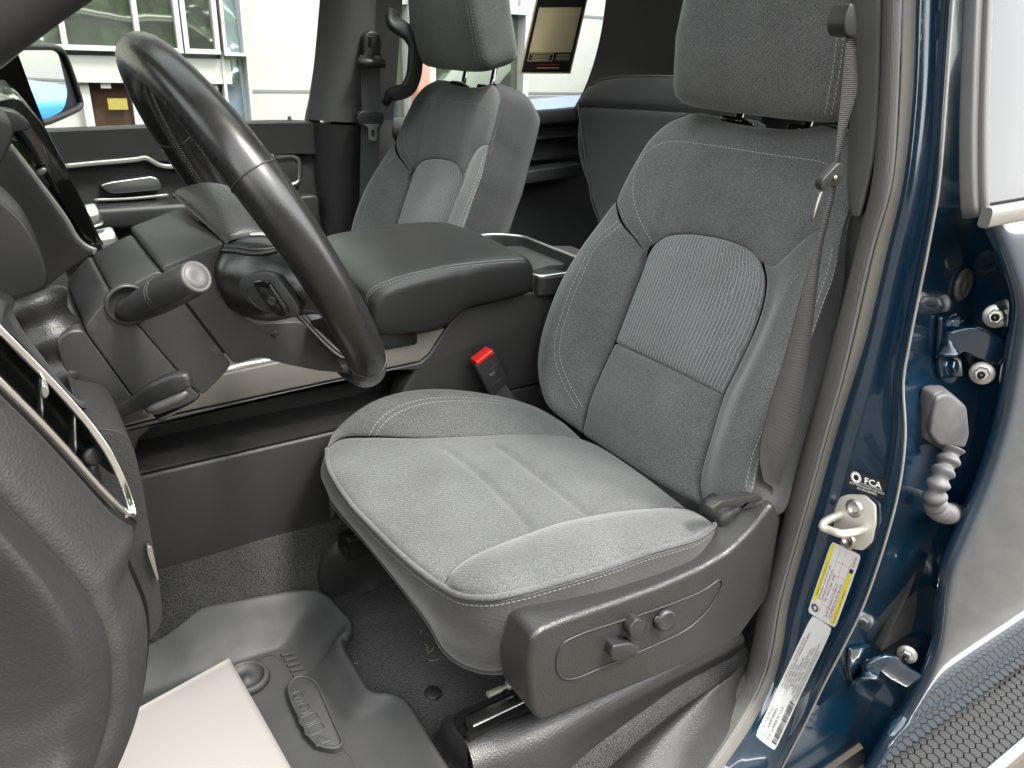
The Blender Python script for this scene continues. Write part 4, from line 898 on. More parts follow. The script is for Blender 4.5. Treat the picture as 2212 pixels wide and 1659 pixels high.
# armrest lid: lofted padded block
def armlid():
    # sections along x: (x, near y, far y, z top, z bottom near)
    secs = [(.435, 1.046, 1.33, -.372, -.398), (.440, 1.034, 1.345, -.356, -.412), (.455, 1.028, 1.352, -.345, -.421), (.48, 1.026, 1.355, -.337, -.424), (.55, 1.024, 1.356, -.329, -.424), (.575, 1.024, 1.356, -.327, -.415), (.60, 1.024, 1.356, -.326, -.399), (.66, 1.026, 1.354, -.326, -.395), (.70, 1.028, 1.352, -.328, -.392), (.722, 1.032, 1.347, -.331, -.391), (.735, 1.040, 1.335, -.338, -.390), (.741, 1.052, 1.32, -.348, -.386)]
    rows_ = []
    for x, a, b, zt, zl in secs:
        h = zt - zl
        P = [A(x, a + .02, zl - .0), A(x, a + .006, zl + .001), A(x, a, zl + h * .22), A(x, a + .001, zl + h * .66), A(x, a + .006, zt - .007), A(x, a + .017, zt - .0005), A(x, a + .07, zt + .004), A(x, (a + b) / 2, zt + .008), A(x, b - .07, zt + .006), A(x, b - .02, zt), A(x, b, zt - h * .4), A(x, b - .004, zl)]
        rows_.append(cr(P, 90))
    G = np.stack(rows_, 0); G2 = np.stack([cr(G[:, j], 70) for j in range(G.shape[1])], 1); return G2
G = armlid(); al = gput('armrest_lid', G, 'black_leather', con)
for q in (0, -1):
    mk('lid_end', np.vstack([G[q], G[q].mean(0)[None]]), [(i, (i + 1) % 90, 90) for i in range(90)], 'black_leather', al)
ta = bvh([al]); P, Ns = trace(ta, [(792, 650), (797, 636), (812, 622), (850, 606), (900, 592), (950, 581), (1000, 573), (1060, 567), (1100, 564), (1133, 562)], 120, .0006)
mbx = MB()
for sd_ in (-.0028, .0028):
    q = stitches(P, Ns, .0032, .0016, .00055, side=sd_); mbx.add(np.vstack(q.V), q.F)
mbx.put('stitching', 'thread', al)['kind'] = 'stuff'
mk('seam_roll', *tube(P + A(0, 0, -.0006), .0009, 5), 'black_print', al)
mk('lid_latch', *slab([A(.448, 1.05, -.455), A(.52, 1.05, -.455), A(.52, 1.34, -.455), A(.448, 1.34, -.455)], A(0, 0, .045), .006), 'smooth_plastic', con)
# cup holder tray behind the lid
zc = -.372
outer = [A(.752, 1.045, zc), A(.86, 1.045, zc - .0), A(.905, 1.10, zc), A(.905, 1.33, zc), A(.86, 1.37, zc), A(.752, 1.37, zc)]
ring_o = np.array(rpoly(outer, .02, 5)); cen = ring_o.mean(0)
ring_i = cen + (ring_o - cen) * .90
V = np.vstack([ring_o + A(0, 0, -.03), ring_o, ring_i, ring_i + A(0, 0, -.035), cen[None] + A(0, 0, -.035)]); n_ = len(ring_o)
Fc = [f for k in range(3) for f in [(k * n_ + i, k * n_ + (i + 1) % n_, (k + 1) * n_ + (i + 1) % n_, (k + 1) * n_ + i) for i in range(n_)]] + [(3 * n_ + i, 3 * n_ + (i + 1) % n_, 4 * n_) for i in range(n_)]
cup = mk('cup_tray', V, Fc, 'smooth_plastic', con, sharp=35)
mk('tray_rim', *tube(ring_i * .5 + ring_o * .5 + A(0, 0, .001), .0035, 8, True), 'satin_metal', cup)
for y in (1.12, 1.27):
    mk('cup_well', *lathe([(0, .034), (.012, .040), (.013, .042)], A(.83, y, zc - .034), A(0, 0, 1), 32), 'console_plastic', cup)
mk('console_rear', *slab([A(.748, yc, -.40), A(.92, yc, -.40), A(.92, yc, -.374), A(.748, yc, -.374)], A(0, .01, 0), .002), 'console_plastic', con)
# ------------------------------------------------------------------ buckle
bu = empty('seat_belt_buckle', (.66, 1.03, -.56), 'black seat belt buckle with red release button beside the console', 'buckle')
yb = 1.035
q0 = at(1028, 782, y=yb)
fr_ = ypoly([(1014, 777), (1062, 757), (1068, 765), (1094, 822), (1085, 837), (1060, 838), (1050, 836)], yb)
up_ = nrm(at(1040, 768, y=yb) - at(1072, 830, y=yb)); sd = nrm(at(1062, 758, y=yb) - at(1016, 777, y=yb)); sd = nrm(sd - up_ * (sd @ up_)); nb = np.cross(sd, up_); nb = nb if nb[1] < 0 else -nb
c_ = at(1054, 800, y=yb)
mk('buckle_body', *bevall([c_ - sd * .0215 - up_ * .036 - nb * .007, c_ + sd * .0215 - up_ * .036 - nb * .007, c_ + sd * .0215 + up_ * .036 - nb * .007, c_ - sd * .0215 + up_ * .036 - nb * .007], nb * .024, .0035, 3), 'smooth_plastic', bu)
mk('release_button', *bevall([c_ - sd * .018 + up_ * .033 - nb * .004, c_ + sd * .018 + up_ * .033 - nb * .004, c_ + sd * .018 + up_ * .0415 - nb * .004, c_ - sd * .018 + up_ * .0415 - nb * .004], nb * .0225, .002, 2), 'red_button', bu)
mk('face_line', *tube(np.array([c_ - sd * .0216 + up_ * .012 + nb * .0175, c_ + sd * .0216 + up_ * .012 + nb * .0175]), .0007, 5), 'black_print', bu)
mk('face_panel', *tube(np.array(rpoly([c_ - sd * .011 - up_ * .018 + nb * .0173, c_ + sd * .011 - up_ * .018 + nb * .0173, c_ + sd * .011 + up_ * .006 + nb * .0173, c_ - sd * .011 + up_ * .006 + nb * .0173], .004)), .0005, 5, True), 'grain_plastic', bu)
V, Fc = textv('PRESS', c_ - sd * .007 + up_ * .0 + nb * .0176, sd, up_, .0045); mk('press_text', V, Fc, 'grey_print', bu, smooth=False)
mk('buckle_strap', *sweep(cr([c_ - up_ * .034, c_ - up_ * .05 + A(.004, 0, 0), c_ - up_ * .085 + A(.012, -.004, -.01)], 14), rrect(.028, .010, .004), up=sd), 'belt_web', bu)
mk('buckle_pin', *tube(np.array([c_ - up_ * .030 - sd * .010 + nb * .004, c_ - up_ * .030 + sd * .010 + nb * .004]), .002, 6), 'steel', bu)
# ------------------------------------------------------------------ steering wheel
CW = A(.217, .805, -.186); NW = A(.880, 0, .475); EW = A(-.475, 0, .880); AW = A(0, 1, 0); RW = .182
wheel = empty('steering_wheel', CW + EW * -.2, 'black leather wrapped steering wheel with raised cross stitching', 'steering wheel')
th_ = np.linspace(0, 2 * math.pi, 220, endpoint=False)
P = np.array([CW + RW * (AW * math.cos(t) + EW * math.sin(t)) for t in th_])
def rimr(t):
    d = math.degrees(t) % 360
    return .0208 + .0022 * math.exp(-((d - 150) / 22) ** 2) + .0022 * math.exp(-((d - 30) / 22) ** 2)
V = []; m_ = 28
for t, p in zip(th_, P):
    rad = AW * math.cos(t) + EW * math.sin(t); r = rimr(t)
    for k in range(m_):
        q = 2 * math.pi * k / m_; V.append(p + (rad * math.cos(q) * 1.02 + NW * math.sin(q) * .94) * r)
rimo = mk('rim', np.array(V), gridf(220, m_, True, True), 'wheel_leather', wheel)
# inner cross stitching on the rim
mbx = MB()
for t in np.linspace(0, 2 * math.pi, 300, endpoint=False):
    d = math.degrees(t)
    rad = AW * math.cos(t) + EW * math.sin(t); tan = -AW * math.sin(t) + EW * math.cos(t); r = rimr(t)
    c = CW + RW * rad - rad * r * .94 - NW * r * .32; nn = nrm(-rad - NW * .35); sdv = nrm(np.cross(tan, nn))
    for s in (-1, 1):
        V_, F_ = tube(np.array([c + nn * .0008 + sdv * s * .0035 - tan * .0010, c + nn * .0016 + sdv * s * .0015, c + nn * .0008 + tan * .0016]), .0008, 5); mbx.add(V_, F_)
mbx.put('rim_stitching', 'grey_knob', rimo)['kind'] = 'stuff'
for d in (151, 29, 222, 318):
    t = math.radians(d); rad = AW * math.cos(t) + EW * math.sin(t); r = rimr(t) + .0001
    ring = np.array([CW + RW * rad + (rad * math.cos(q) * 1.02 + NW * math.sin(q) * .94) * r for q in np.linspace(0, 2 * math.pi, 40, endpoint=False)])
    mk('rim_seam', *tube(ring, .0008, 6, True), 'black_print', rimo)
def yslab(pts, y, d, bev, seg=3, rad=.006): return slab(rpoly([at(a, b, y=y) for a, b in pts], rad, 3), A(0, d, 0), bev, seg)
hubc = mk('hub_back_cover', *yslab([(345, 578), (400, 556), (440, 539), (487, 521), (470, 560), (470, 610), (490, 660), (560, 700), (650, 694), (706, 752), (748, 806), (690, 802), (612, 786), (560, 771), (506, 788)], .702, .165, .004), 'shroud_plastic', wheel, sharp=45)
c0 = Y([(485, 514, .700), (525, 503, .703), (561, 502, .706), (589, 514, .708), (610, 530, .71)]); c1 = Y([(369, 411, .86), (400, 402, .865), (441, 396, .87), (480, 400, .87), (516, 411, .87)])
G = coons(c0, c1, np.array([c0[0], at(452, 486, y=.735), at(404, 443, y=.80), c1[0]]), np.array([c0[-1], at(575, 470, y=.77), c1[-1]]), 50, 60); fl_ = gnorm(G)[25, 30] @ A(0, -.3, 1) < 0
G = puff(G, .010, .004, .010, flip=fl_, hp=.8); airb = mk('airbag_cover', *thick(G, .004, flip=fl_), 'black_leather', wheel)
# near spoke with its control pod
c0 = Y([(456, 596, .706), (478, 651, .702), (518, 686, .695), (562, 698, .682), (625, 690, .660), (672, 684, .645), (712, 690, .632)])
c1 = Y([(486, 522, .708), (520, 507, .704), (560, 505, .695), (610, 520, .680), (650, 545, .660), (690, 580, .640), (722, 610, .630)])
G = coons(c0, c1, np.array([c0[0], at(455, 560, y=.706), c1[0]]), np.array([c0[-1], c1[-1]]), 70, 50)
G = puff(G, .016, .010, .016, edges=(1, .0, 1, 1), flip=False)
if gnorm(G)[35, 25] @ A(0, -1, 0) < 0: G = puff(coons(c0, c1, np.array([c0[0], at(455, 560, y=.706), c1[0]]), np.array([c0[-1], c1[-1]]), 70, 50), .016, .010, .016, edges=(1, .0, 1, 1), flip=True)
spk = gput('spoke', G, 'wheel_leather', wheel)
tsp = bvh([spk])
def onS(tree, pts, off): 
    h = hit(tree, 590, 640); return [onp(*p, h[0] + h[1] * (off + .0045), h[1]) for p in pts]
nS = hit(tsp, 590, 640)[1]
pod = onS(tsp, [(517, 619), (522, 602), (536, 592), (560, 586), (580, 586), (598, 595), (618, 618), (636, 642), (650, 668), (648, 680), (625, 684), (598, 680), (568, 672), (540, 652), (522, 635)], .0004)
podo = mk('control_pod', *slab(rpoly([p - nS * .006 for p in pod], .004, 2), nS * .0085, .0010), 'smooth_plastic', spk, sharp=40)
gl = [p + nS * .0024 for p in onS(tsp, [(553, 609), (562, 602), (580, 602), (592, 608), (606, 630), (628, 662), (631, 676), (622, 681), (604, 678), (584, 656), (562, 626)], 0)]
gk = mk('rocker_switch', *slab(rpoly(gl, .004, 3), nS * .0035, .0014), 'gloss_black', podo, sharp=40)
c_ = onS(tsp, [(588, 650)], .0062)[0]; mk('center_key', *lathe([(0, .0042), (.0016, .0040), (.0012, .003), (.001, 0)], c_, nS, 24), 'smooth_plastic', gk)
mk('pod_line', *tube(cr(onS(tsp, [(548, 618), (534, 622), (536, 640), (552, 660), (580, 672), (584, 662)], .003), 40), .0005, 5), 'black_print', podo)
mbx = MB(); P, Ns = trace(tsp, [(482, 537), (510, 538), (540, 543), (570, 543), (600, 538)], 40, .0008)
if len(P) > 4:
    T = np.gradient(P, axis=0); T /= np.linalg.norm(T, axis=1, keepdims=True)
    for i in range(1, 39, 1):
        b = np.cross(T[i], Ns[i])
        for s in (-1, 1): V_, F_ = tube(np.array([P[i] + b * .0042 * s - T[i] * .0012, P[i] + b * .002 * s + Ns[i] * .0006, P[i] + T[i] * .0012]), .0010, 5); mbx.add(V_, F_)
    mbx.put('spoke_stitching', 'wheel_leather', spk)['kind'] = 'stuff'
    mk('spoke_seam', *tube(P - Ns * .0004, .0010, 5), 'black_print', spk)
mk('spoke_chrome', *tube(cr(Y([(540, 507, .690), (572, 507, .684), (600, 516, .676), (612, 522, .67)]), 20), .0024, 8), 'satin_metal', wheel)
# lower leather gusset into the rim
c0 = Y([(664, 700, .70), (700, 720, .71), (735, 755, .73), (752, 790, .75)]); c1 = Y([(700, 690, .66), (735, 720, .66), (765, 750, .68), (785, 775, .70)])
G = puff(coons(c0, c1, c0[[0]].repeat(2, 0) * A(1, 1, 1) + np.array([[0, 0, 0], (c1[0] - c0[0])]), np.array([c0[-1], c1[-1]]), 30, 20), .006, .003, .008)
gus = gput('rim_gusset', G, 'wheel_leather', wheel); tg = bvh([gus]); mbx = MB(); P, Ns = trace(tg, [(672, 706), (700, 726), (728, 752), (745, 778)], 26, .0008)
if len(P) > 4:
    T = np.gradient(P, axis=0); T /= np.linalg.norm(T, axis=1, keepdims=True)
    for i in range(1, len(P) - 1):
        b = np.cross(T[i], Ns[i])
        for s in (-1, 1): V_, F_ = tube(np.array([P[i] + b * .006 * s - T[i] * .0014, P[i] + b * .003 * s + Ns[i] * .001, P[i] + T[i] * .0014]), .0011, 5); mbx.add(V_, F_)
    mbx.put('gusset_stitching', 'grey_knob', gus)['kind'] = 'stuff'
c_ = at(592, 721, y=.7018); mk('cover_hole', *lathe([(0, .0035), (.0008, .0033), (.0009, 0)], c_, A(-.2, -1, .1), 16), 'black_print', hubc)
# ------------------------------------------------------------------ steering column
colm = empty('steering_column', (.10, .80, -.28), 'dark grey steering column shroud with turn signal stalk', 'steering column')
def ne(n, e, y): return A(CW[0], y, CW[2]) + NW * n + EW * e
mk('column_neck', *slab([ne(-.115, .040, .708), ne(-.09, .040, .708), ne(-.09, -.052, .708), ne(-.115, -.052, .708)], A(0, .14, 0), .004), 'black_print', colm)
cov = [(346, 582), (402, 660), (502, 788), (472, 822), (437, 856), (414, 836), (302, 706), (243, 638), (292, 610)]
mk('front_shroud', *yslab(cov, .702, .145, .0016), 'shroud_plastic', colm, sharp=45)
cov = [(241, 637), (300, 705), (412, 836), (436, 857), (400, 876), (331, 901), (284, 852), (181, 710), (208, 672)]
mk('middle_shroud', *yslab(cov, .7023, .1445, .0016), 'shroud_plastic', colm, sharp=45)
cov = [(180, 710), (282, 852), (330, 902), (250, 925), (190, 890), (140, 800), (120, 740), (140, 716)]
mk('rear_shroud', *yslab(cov, .703, .143, .0025), 'smooth_plastic', colm, sharp=45)
# leather boot behind the shroud
P = cr(Y([(60, 640, .74), (90, 690, .735), (130, 760, .73), (170, 840, .73), (200, 900, .735)]), 30)
mk('column_boot', *tube(P, .025 + .003 * np.sin(np.linspace(0, 26, 30)), 16), 'black_leather', colm)
sh_ = nrm(A(0, -1, 0)); c_ = at(276, 657, y=.7025)
mk('stalk_collar', *lathe([(0, .0185), (.003, .0180), (.004, .0155), (.001, .0145), (.001, 0)], c_, A(0, -1, 0), 36), 'smooth_plastic', colm)
P = cr(Y([(266, 668, .710), (284, 668, .690), (310, 658, .668), (350, 636, .642), (390, 616, .618), (424, 598, .600)]), 60); tt = np.linspace(0, 1, 60)
rr = np.interp(tt, [0, .15, .35, .55, .8, .94, .985, 1], [.0085, .0095, .0125, .0140, .0140, .0134, .0128, .0118])
stk = mk('turn_signal_stalk', *tube(P, rr, 28), 'smooth_plastic', colm, sharp=60)
ax = nrm(P[-1] - P[-4]); mk('stalk_cap', *lathe([(-.002, .0126), (.0005, .0125), (.0018, .0112), (.0012, .0100), (.0012, .0095), (.0022, .0088), (.0012, .004), (.0008, 0)], P[-1], ax, 36), 'grey_knob', stk)
for s in (.60, .64):
    i = int(s * 59); a_ = nrm(P[i + 1] - P[i - 1]); mk('stalk_ring', *lathe([(-.0004, rr[i] + .0001), (0, rr[i] + .0004), (.0004, rr[i] + .0001)], P[i], a_, 28), 'black_print', stk)
P = cr(Y([(160, 922, .72), (230, 898, .70), (300, 868, .685), (345, 842, .672), (385, 824, .662), (410, 818, .656)]), 40)
lv = mk('tilt_lever', *sweep(P, rrect(.017, .012, .004), up=A(0, 0, 1), scale=np.interp(np.linspace(0, 1, 40), [0, .5, .7, .9, 1], [.8, .8, 1.15, 1.15, .7])), 'smooth_plastic', colm)
P = cr(Y([(318, 888, .668), (350, 876, .663), (385, 860, .658), (404, 846, .656)]), 14); mk('lever_edge', *tube(P, np.interp(np.linspace(0, 1, 14), [0, .2, .8, 1], [.002, .0045, .0045, .002]), 8), 'grey_knob', lv)
mk('column_underside', *slab([at(331, 902, y=.708), at(437, 857, y=.708), at(412, 880, y=.70), at(345, 915, y=.70)], A(0, .15, 0), .004), 'smooth_plastic', colm)
# ------------------------------------------------------------------ dashboard
dash = empty('dashboard', (-.05, 1.2, -.60), 'black dashboard with chrome framed side vent and glossy center screen', 'dashboard')
def dslab(name, pts, y, d, m, bev=.004, rad=.01, parent=None, seg=3): return mk(name, *slab(rpoly([at(a, b, y=y) for a, b in pts], rad, 3), A(0, d, 0), bev, seg), m, parent or dash, sharp=45)
dslab('screen_bezel', [(-60, 232), (0, 216), (29, 210), (47, 215), (73, 244), (100, 279), (123, 323), (144, 362), (164, 406), (188, 452), (205, 491), (226, 532), (206, 530), (182, 516), (138, 443), (97, 381), (59, 322), (32, 287), (-60, 260)], 1.05, .31, 'gloss_black', .005, .004)
dslab('screen_visor', [(-80, 226), (-10, 234), (36, 240), (66, 268), (62, 282), (30, 286), (-80, 300)], 1.02, .36, 'smooth_plastic', .006)
# column of keys on the screen flank
for a, b in ((88, 372),):
    dslab('volume_key', [(a - 8, b - 2), (a + 6, b - 10), (a + 14, b - 6), (a + 12, b + 2), (a - 2, b + 8)], 1.03, .01, 'satin_metal', .001, .002)
P = cr(Y([(18, 312, 1.035), (54, 358, 1.035), (88, 403, 1.035), (118, 443, 1.035), (142, 477, 1.035), (164, 515, 1.035), (182, 532, 1.035), (206, 543, 1.035)]), 50)
mk('trim_strip', *sweep(P, rrect(.008, .010, .002), up=A(1, 0, .5)), 'light_trim', dash)
dslab('center_panel', [(-90, 300), (-10, 340), (16, 312), (52, 358), (86, 403), (140, 478), (162, 517), (182, 534), (206, 545), (190, 556), (152, 580), (112, 612), (80, 640), (-90, 500)], 1.02, .04, 'smooth_plastic', .004, .008)
dslab('flank_panel', [(30, 287), (60, 322), (98, 381), (140, 443), (184, 518), (206, 534), (206, 541), (164, 513), (142, 474), (88, 400), (20, 312)], 1.055, .04, 'gloss_black', .001, .002)
dslab('gauge_hood', [(-90, 215), (0, 252), (22, 264), (31, 284), (26, 310), (12, 336), (0, 362), (-90, 420)], .86, .12, 'soft_plastic', .012, .012)
# panel round the column
dslab('column_surround', [(-120, 330), (0, 432), (30, 458), (59, 490), (88, 543), (106, 594), (100, 622), (68, 637), (28, 645), (8, 662), (-120, 600)], .80, .10, 'smooth_plastic', .012, .012, seg=4)
c0 = Y([(-90, 560, .68), (-20, 628, .69), (22, 650, .70), (19, 672, .69), (44, 722, .67), (84, 775, .65), (130, 838, .63), (170, 880, .615)])
c1 = Y([(-90, 640, .57), (-30, 690, .57), (0, 714, .57), (30, 742, .57), (68, 782, .57), (104, 820, .57), (137, 854, .57), (172, 893, .57)])
G = puff(coons(c0, c1, np.array([c0[0], c1[0]]), np.array([c0[-1], c1[-1]]), 60, 24), .004, .003, .01); gput('knee_panel', G, 'smooth_plastic', dash)
# chrome loop and side vent
ch1 = cr(Y([(-60, 652, .555), (0, 713, .555), (68, 781, .558), (137, 853, .56), (195, 921, .56), (239, 986, .557), (268, 1048, .553), (283, 1095, .548), (286, 1112, .544), (278, 1116, .540), (262, 1102, .538), (218, 1058, .534), (154, 986, .53), (85, 911, .526), (0, 826, .522), (-60, 766, .52)]), 140)
mk('vent_frame', *sweep(ch1, rrect(.004, .0055, .0015), up=A(0, -1, 0)), 'chrome', dash, sharp=40)
a = ch1[:62]; b = ch1[::-1][:62]
G = np.stack([cr(np.array([p, p + (q - p) * .12 + A(-.004, .012, 0), p + (q - p) * .30 + A(-.012, .045, 0), p + (q - p) * .75 + A(-.012, .045, 0), q + A(0, .01, 0), q]), 16) for p, q in zip(a, b)], 0)
gput('vent_cavity', G, 'smooth_plastic', dash)
for i in (10, 26, 40):
    p, q = a[i] + A(-.004, .014, 0), b[i] + A(-.002, .014, 0); mk('vent_slat', *sweep(cr([p, (p + q) / 2 + A(0, .004, 0), q], 6), rrect(.020, .0016, .0006), up=A(0, 1, 0)), 'black_print', dash)
dslab('vent_tab', [(90, 832), (98, 833), (106, 840), (106, 854), (98, 862), (92, 858), (88, 846)], .545, .012, 'satin_metal', .002, .003)
c_ = at(208, 1010, y=.552); mk('vent_knob', *lathe([(0, .008), (.004, .007), (.005, .005), (.005, 0)], c_ + A(0, .02, 0), A(.3, -1, .2), 24), 'smooth_plastic', dash)
# lower dash end: padded panel and end cap
sil = [(-60, 770, .515), (0, 832, .517), (85, 917, .520), (154, 992, .523), (218, 1064, .526), (258, 1106, .528), (284, 1122, .53), (297, 1130, .53), (292, 1158, .528), (278, 1190, .524), (284, 1222, .520), (297, 1250, .516), (316, 1298, .508), (325, 1355, .50), (321, 1434, .488), (305, 1530, .474), (255, 1659, .456), (190, 1780, .44)]
seam = [(-140, 940, .470), (-60, 1010, .470), (0, 1070, .470), (30, 1103, .470), (75, 1148, .470), (119, 1195, .470), (150, 1228, .470), (180, 1265, .469), (205, 1300, .468), (222, 1334, .466), (236, 1372, .464), (243, 1408, .461), (246, 1451, .458), (243, 1500, .454), (236, 1554, .450), (205, 1653, .440), (150, 1780, .43), (120, 1840, .42)]
S1 = cr(Y(sil), 120); S2 = cr(Y(seam), 120)
G = coons(S1, S2, np.array([S1[0], S2[0]]), np.array([S1[-1], S2[-1]]), 120, 40); fl_ = gnorm(G)[60, 20] @ A(0, -1, 0) < 0
gput('padded_panel', puff(G, .004, .007, .014, edges=(0, 0, 1.2, 1), flip=fl_), 'soft_plastic', dash)
back_ = S1 + A(-.03, .06, -.01); gput('panel_return', np.stack([S1 + A(0, .004, 0), S1 + A(-.004, .03, 0), back_], 1), 'soft_plastic', dash)
capn = [(-200, 1000, .42), (-120, 1060, .425), (-60, 1110, .428), (-30, 1140, .43), (0, 1170, .43), (30, 1205, .43), (60, 1240, .43), (90, 1280, .43), (115, 1320, .43), (140, 1370, .43), (158, 1420, .43), (165, 1460, .43), (168, 1500, .43), (165, 1550, .428), (150, 1620, .426), (120, 1700, .42), (80, 1780, .42), (60, 1840, .42)]
S3 = cr(Y(capn), 120); S4 = S3 + A(-.03, .015, -.02); S5 = S3 + A(-.12, .05, -.03)
G = np.stack([cr(np.array([s2 + A(-.002, .004, 0), s2 * .92 + s3 * .08 + A(0, -.004, .001), s2 * .45 + s3 * .55 + A(0, -.006, .003), s3, s4, s5]), 40) for s2, s3, s4, s5 in zip(S2, S3, S4, S5)], 0)
gput('end_cap', G, 'soft_plastic', dash)
dslab('under_panel', [(172, 905), (191, 922), (240, 928), (273, 937), (290, 971), (307, 1043), (316, 1100), (321, 1127), (334, 1200), (343, 1250), (351, 1320), (350, 1340), (341, 1362), (326, 1382), (300, 1400), (250, 1200), (215, 1010)], .60, .10, 'soft_plastic', .010, .012)
dslab('hood_latch_tab', [(317, 1180), (328, 1180), (331, 1194), (343, 1250), (340, 1256), (320, 1200)], .592, .006, 'satin_metal', .001, .002)
# body of the dash behind everything, up to the windshield
mk('dash_body', *slab([A(-.02, .66, -.40), A(-.10, .66, -.24), A(-.35, .66, -.12), A(-.95, .66, -.12), A(-.95, .66, -.75), A(-.25, .66, -.72)], A(0, 1.28, 0), .03, 4), 'smooth_plastic', dash, sharp=45)
mk('stack_lower', *slab([A(.10, 1.05, -.46), A(.06, 1.05, -.35), A(-.10, 1.05, -.25), A(-.10, 1.05, -.46)], A(0, .32, 0), .01), 'smooth_plastic', dash)
# rotary knobs seen past the screen
for (a, b) in ((200, 470), (236, 520)):
    c_ = at(a, b, y=1.30); o = mk('rotary_knob', *lathe([(0, .018), (.020, .0165), (.022, .015), (.022, 0)], c_ - A(.012, 0, 0), A(1, -.1, .25), 28), 'satin_metal', dash, sharp=40)
    mk('knob_face', *lathe([(.0222, .014), (.023, .0135), (.023, 0)], c_ - A(.012, 0, 0), A(1, -.1, .25), 24), 'satin_metal', o)
# near windshield pillar crossing the corner
WP = Y([(-220, 108, .60), (-78, 13, .60), (30, -64, .60), (130, -132, .60), (300, -254, .60)]); WP = np.vstack([WP[:1] + (WP[0] - WP[1]) * 5, WP, WP[-1:] + (WP[-1] - WP[-2]) * 1.5])
mk('windshield_pillar', *sweep(cr(WP, 40), [(a * .92, b) for a, b in circ(.034, 24)], up=A(0, -1, 0)), 'smooth_plastic', truck)
mat('rear_trim', (.13, .125, .13), .7)
mat('door_plastic', (.0125, .0125, .0128), .5, grain=800, bump=.4, kind='leather')
# ------------------------------------------------------------------ passenger door
pdoor = empty('passenger_door', (.2, 1.97, -.87), 'black passenger door panel with silver handle below the open view of the white building', 'car door')
yd = 1.95
def fp(name, pts, y, d, m, bev=.004, rad=.008, parent=None, seg=3): return mk(name, *slab(rpoly([at(a, b, y=y) for a, b in pts], rad, 3), A(0, d, 0), bev, seg), m, parent, sharp=45)
mk('door_panel', *slab([A(-.75, yd, -.90), A(.80, yd, -.90), A(.80, yd, -.235), A(-.75, yd, -.235)], A(0, .06, 0), .01), 'door_plastic', pdoor, sharp=45)
# padded upper roll
zt = at(400, 278, y=yd)[2]
P = np.array([[-.75, yd + .012, zt - .035], [0, yd + .012, zt - .032], [.66, yd + .012, zt - .020], [.74, yd + .03, zt - .03]])
mk('window_sill_roll', *sweep(cr(P, 30), [(.030, .03), (.034, .015), (.034, -.01), (.026, -.026), (.005, -.036), (-.030, -.036), (-.042, -.022), (-.042, .03)], up=A(0, 0, 1)), 'door_plastic', pdoor, sharp=50)
mk('panel_crease', *tube(cr(Y([(120, 362, yd - .004), (260, 335, yd - .004), (400, 322, yd - .004), (560, 312, yd - .004), (690, 304, yd - .004)]), 30), .006, 8), 'smooth_plastic', pdoor)
st_ = cr(Y([(140, 359, yd - .022), (200, 353, yd - .022), (296, 344, yd - .022), (314, 341, yd - .022), (346, 357, yd - .022), (380, 360, yd - .022), (430, 354, yd - .022), (480, 349, yd - .022), (560, 340, yd - .022), (590, 337, yd - .022)]), 60)
mk('trim_strip', *sweep(st_, rrect(.010, .012, .003), up=A(0, 0, 1)), 'light_trim', pdoor)
fp('handle_recess', [(222, 372), (240, 362), (282, 360), (305, 378), (300, 390), (222, 398)], yd - .002, .01, 'black_print', .001, .004, pdoor)
hd = fp('door_handle', [(214, 400), (240, 393), (326, 381), (344, 386), (350, 404), (345, 410), (262, 418), (238, 418)], yd - .030, .03, 'satin_metal', .006, .008, pdoor)
mk('pull_trim', *sweep(cr(Y([(204, 432, yd - .02), (280, 429, yd - .02), (364, 421, yd - .02)]), 20), rrect(.006, .006, .002), up=A(0, 0, 1)), 'light_trim', pdoor)
mk('armrest', *bevall([A(-.2, yd - .07, at(230, 500, y=yd - .07)[2]), A(.62, yd - .07, at(230, 500, y=yd - .07)[2]), A(.62, yd + .01, at(230, 500, y=yd - .07)[2]), A(-.2, yd + .01, at(230, 500, y=yd - .07)[2])], A(0, 0, .05), .012, 3), 'door_plastic', pdoor)
sw_ = mk('window_switch', *bevall([at(218, 474, y=1.90), at(268, 470, y=1.90), at(268, 466, y=1.93), at(224, 468, y=1.93)], A(0, 0, .006), .0015), 'gloss_black', pdoor)
mk('switch_key', *bevall([p + A(0, 0, .006) for p in (at(246, 470, y=1.905), at(262, 469, y=1.905), at(262, 466, y=1.92), at(248, 467, y=1.92))], A(0, 0, .006), .001), 'smooth_plastic', sw_)
bez = [at(a, b, y=yd - .01) for a, b in [(560, 340), (632, 336), (646, 344), (647, 392), (634, 399), (566, 404)]]
spk_ = mk('speaker_grille', *slab(rpoly(bez, .02, 5), A(0, .012, 0), .003), 'console_plastic', pdoor, sharp=45)
mk('speaker_bezel', *tube(np.array(rpoly(bez, .02, 6)), .006, 8, True), 'satin_metal', spk_)
fp('map_pocket', [(600, 430), (690, 420), (694, 520), (600, 540)], yd - .03, .03, 'grain_plastic', .006, .02, pdoor)
c_ = at(626, 264, y=1.955); mk('lock_pin', *lathe([(-.012, .012), (-.008, .012), (-.006, .006), (.012, .0045), (.014, .003)], c_, A(0, 0, 1), 12), 'black_print', pdoor)
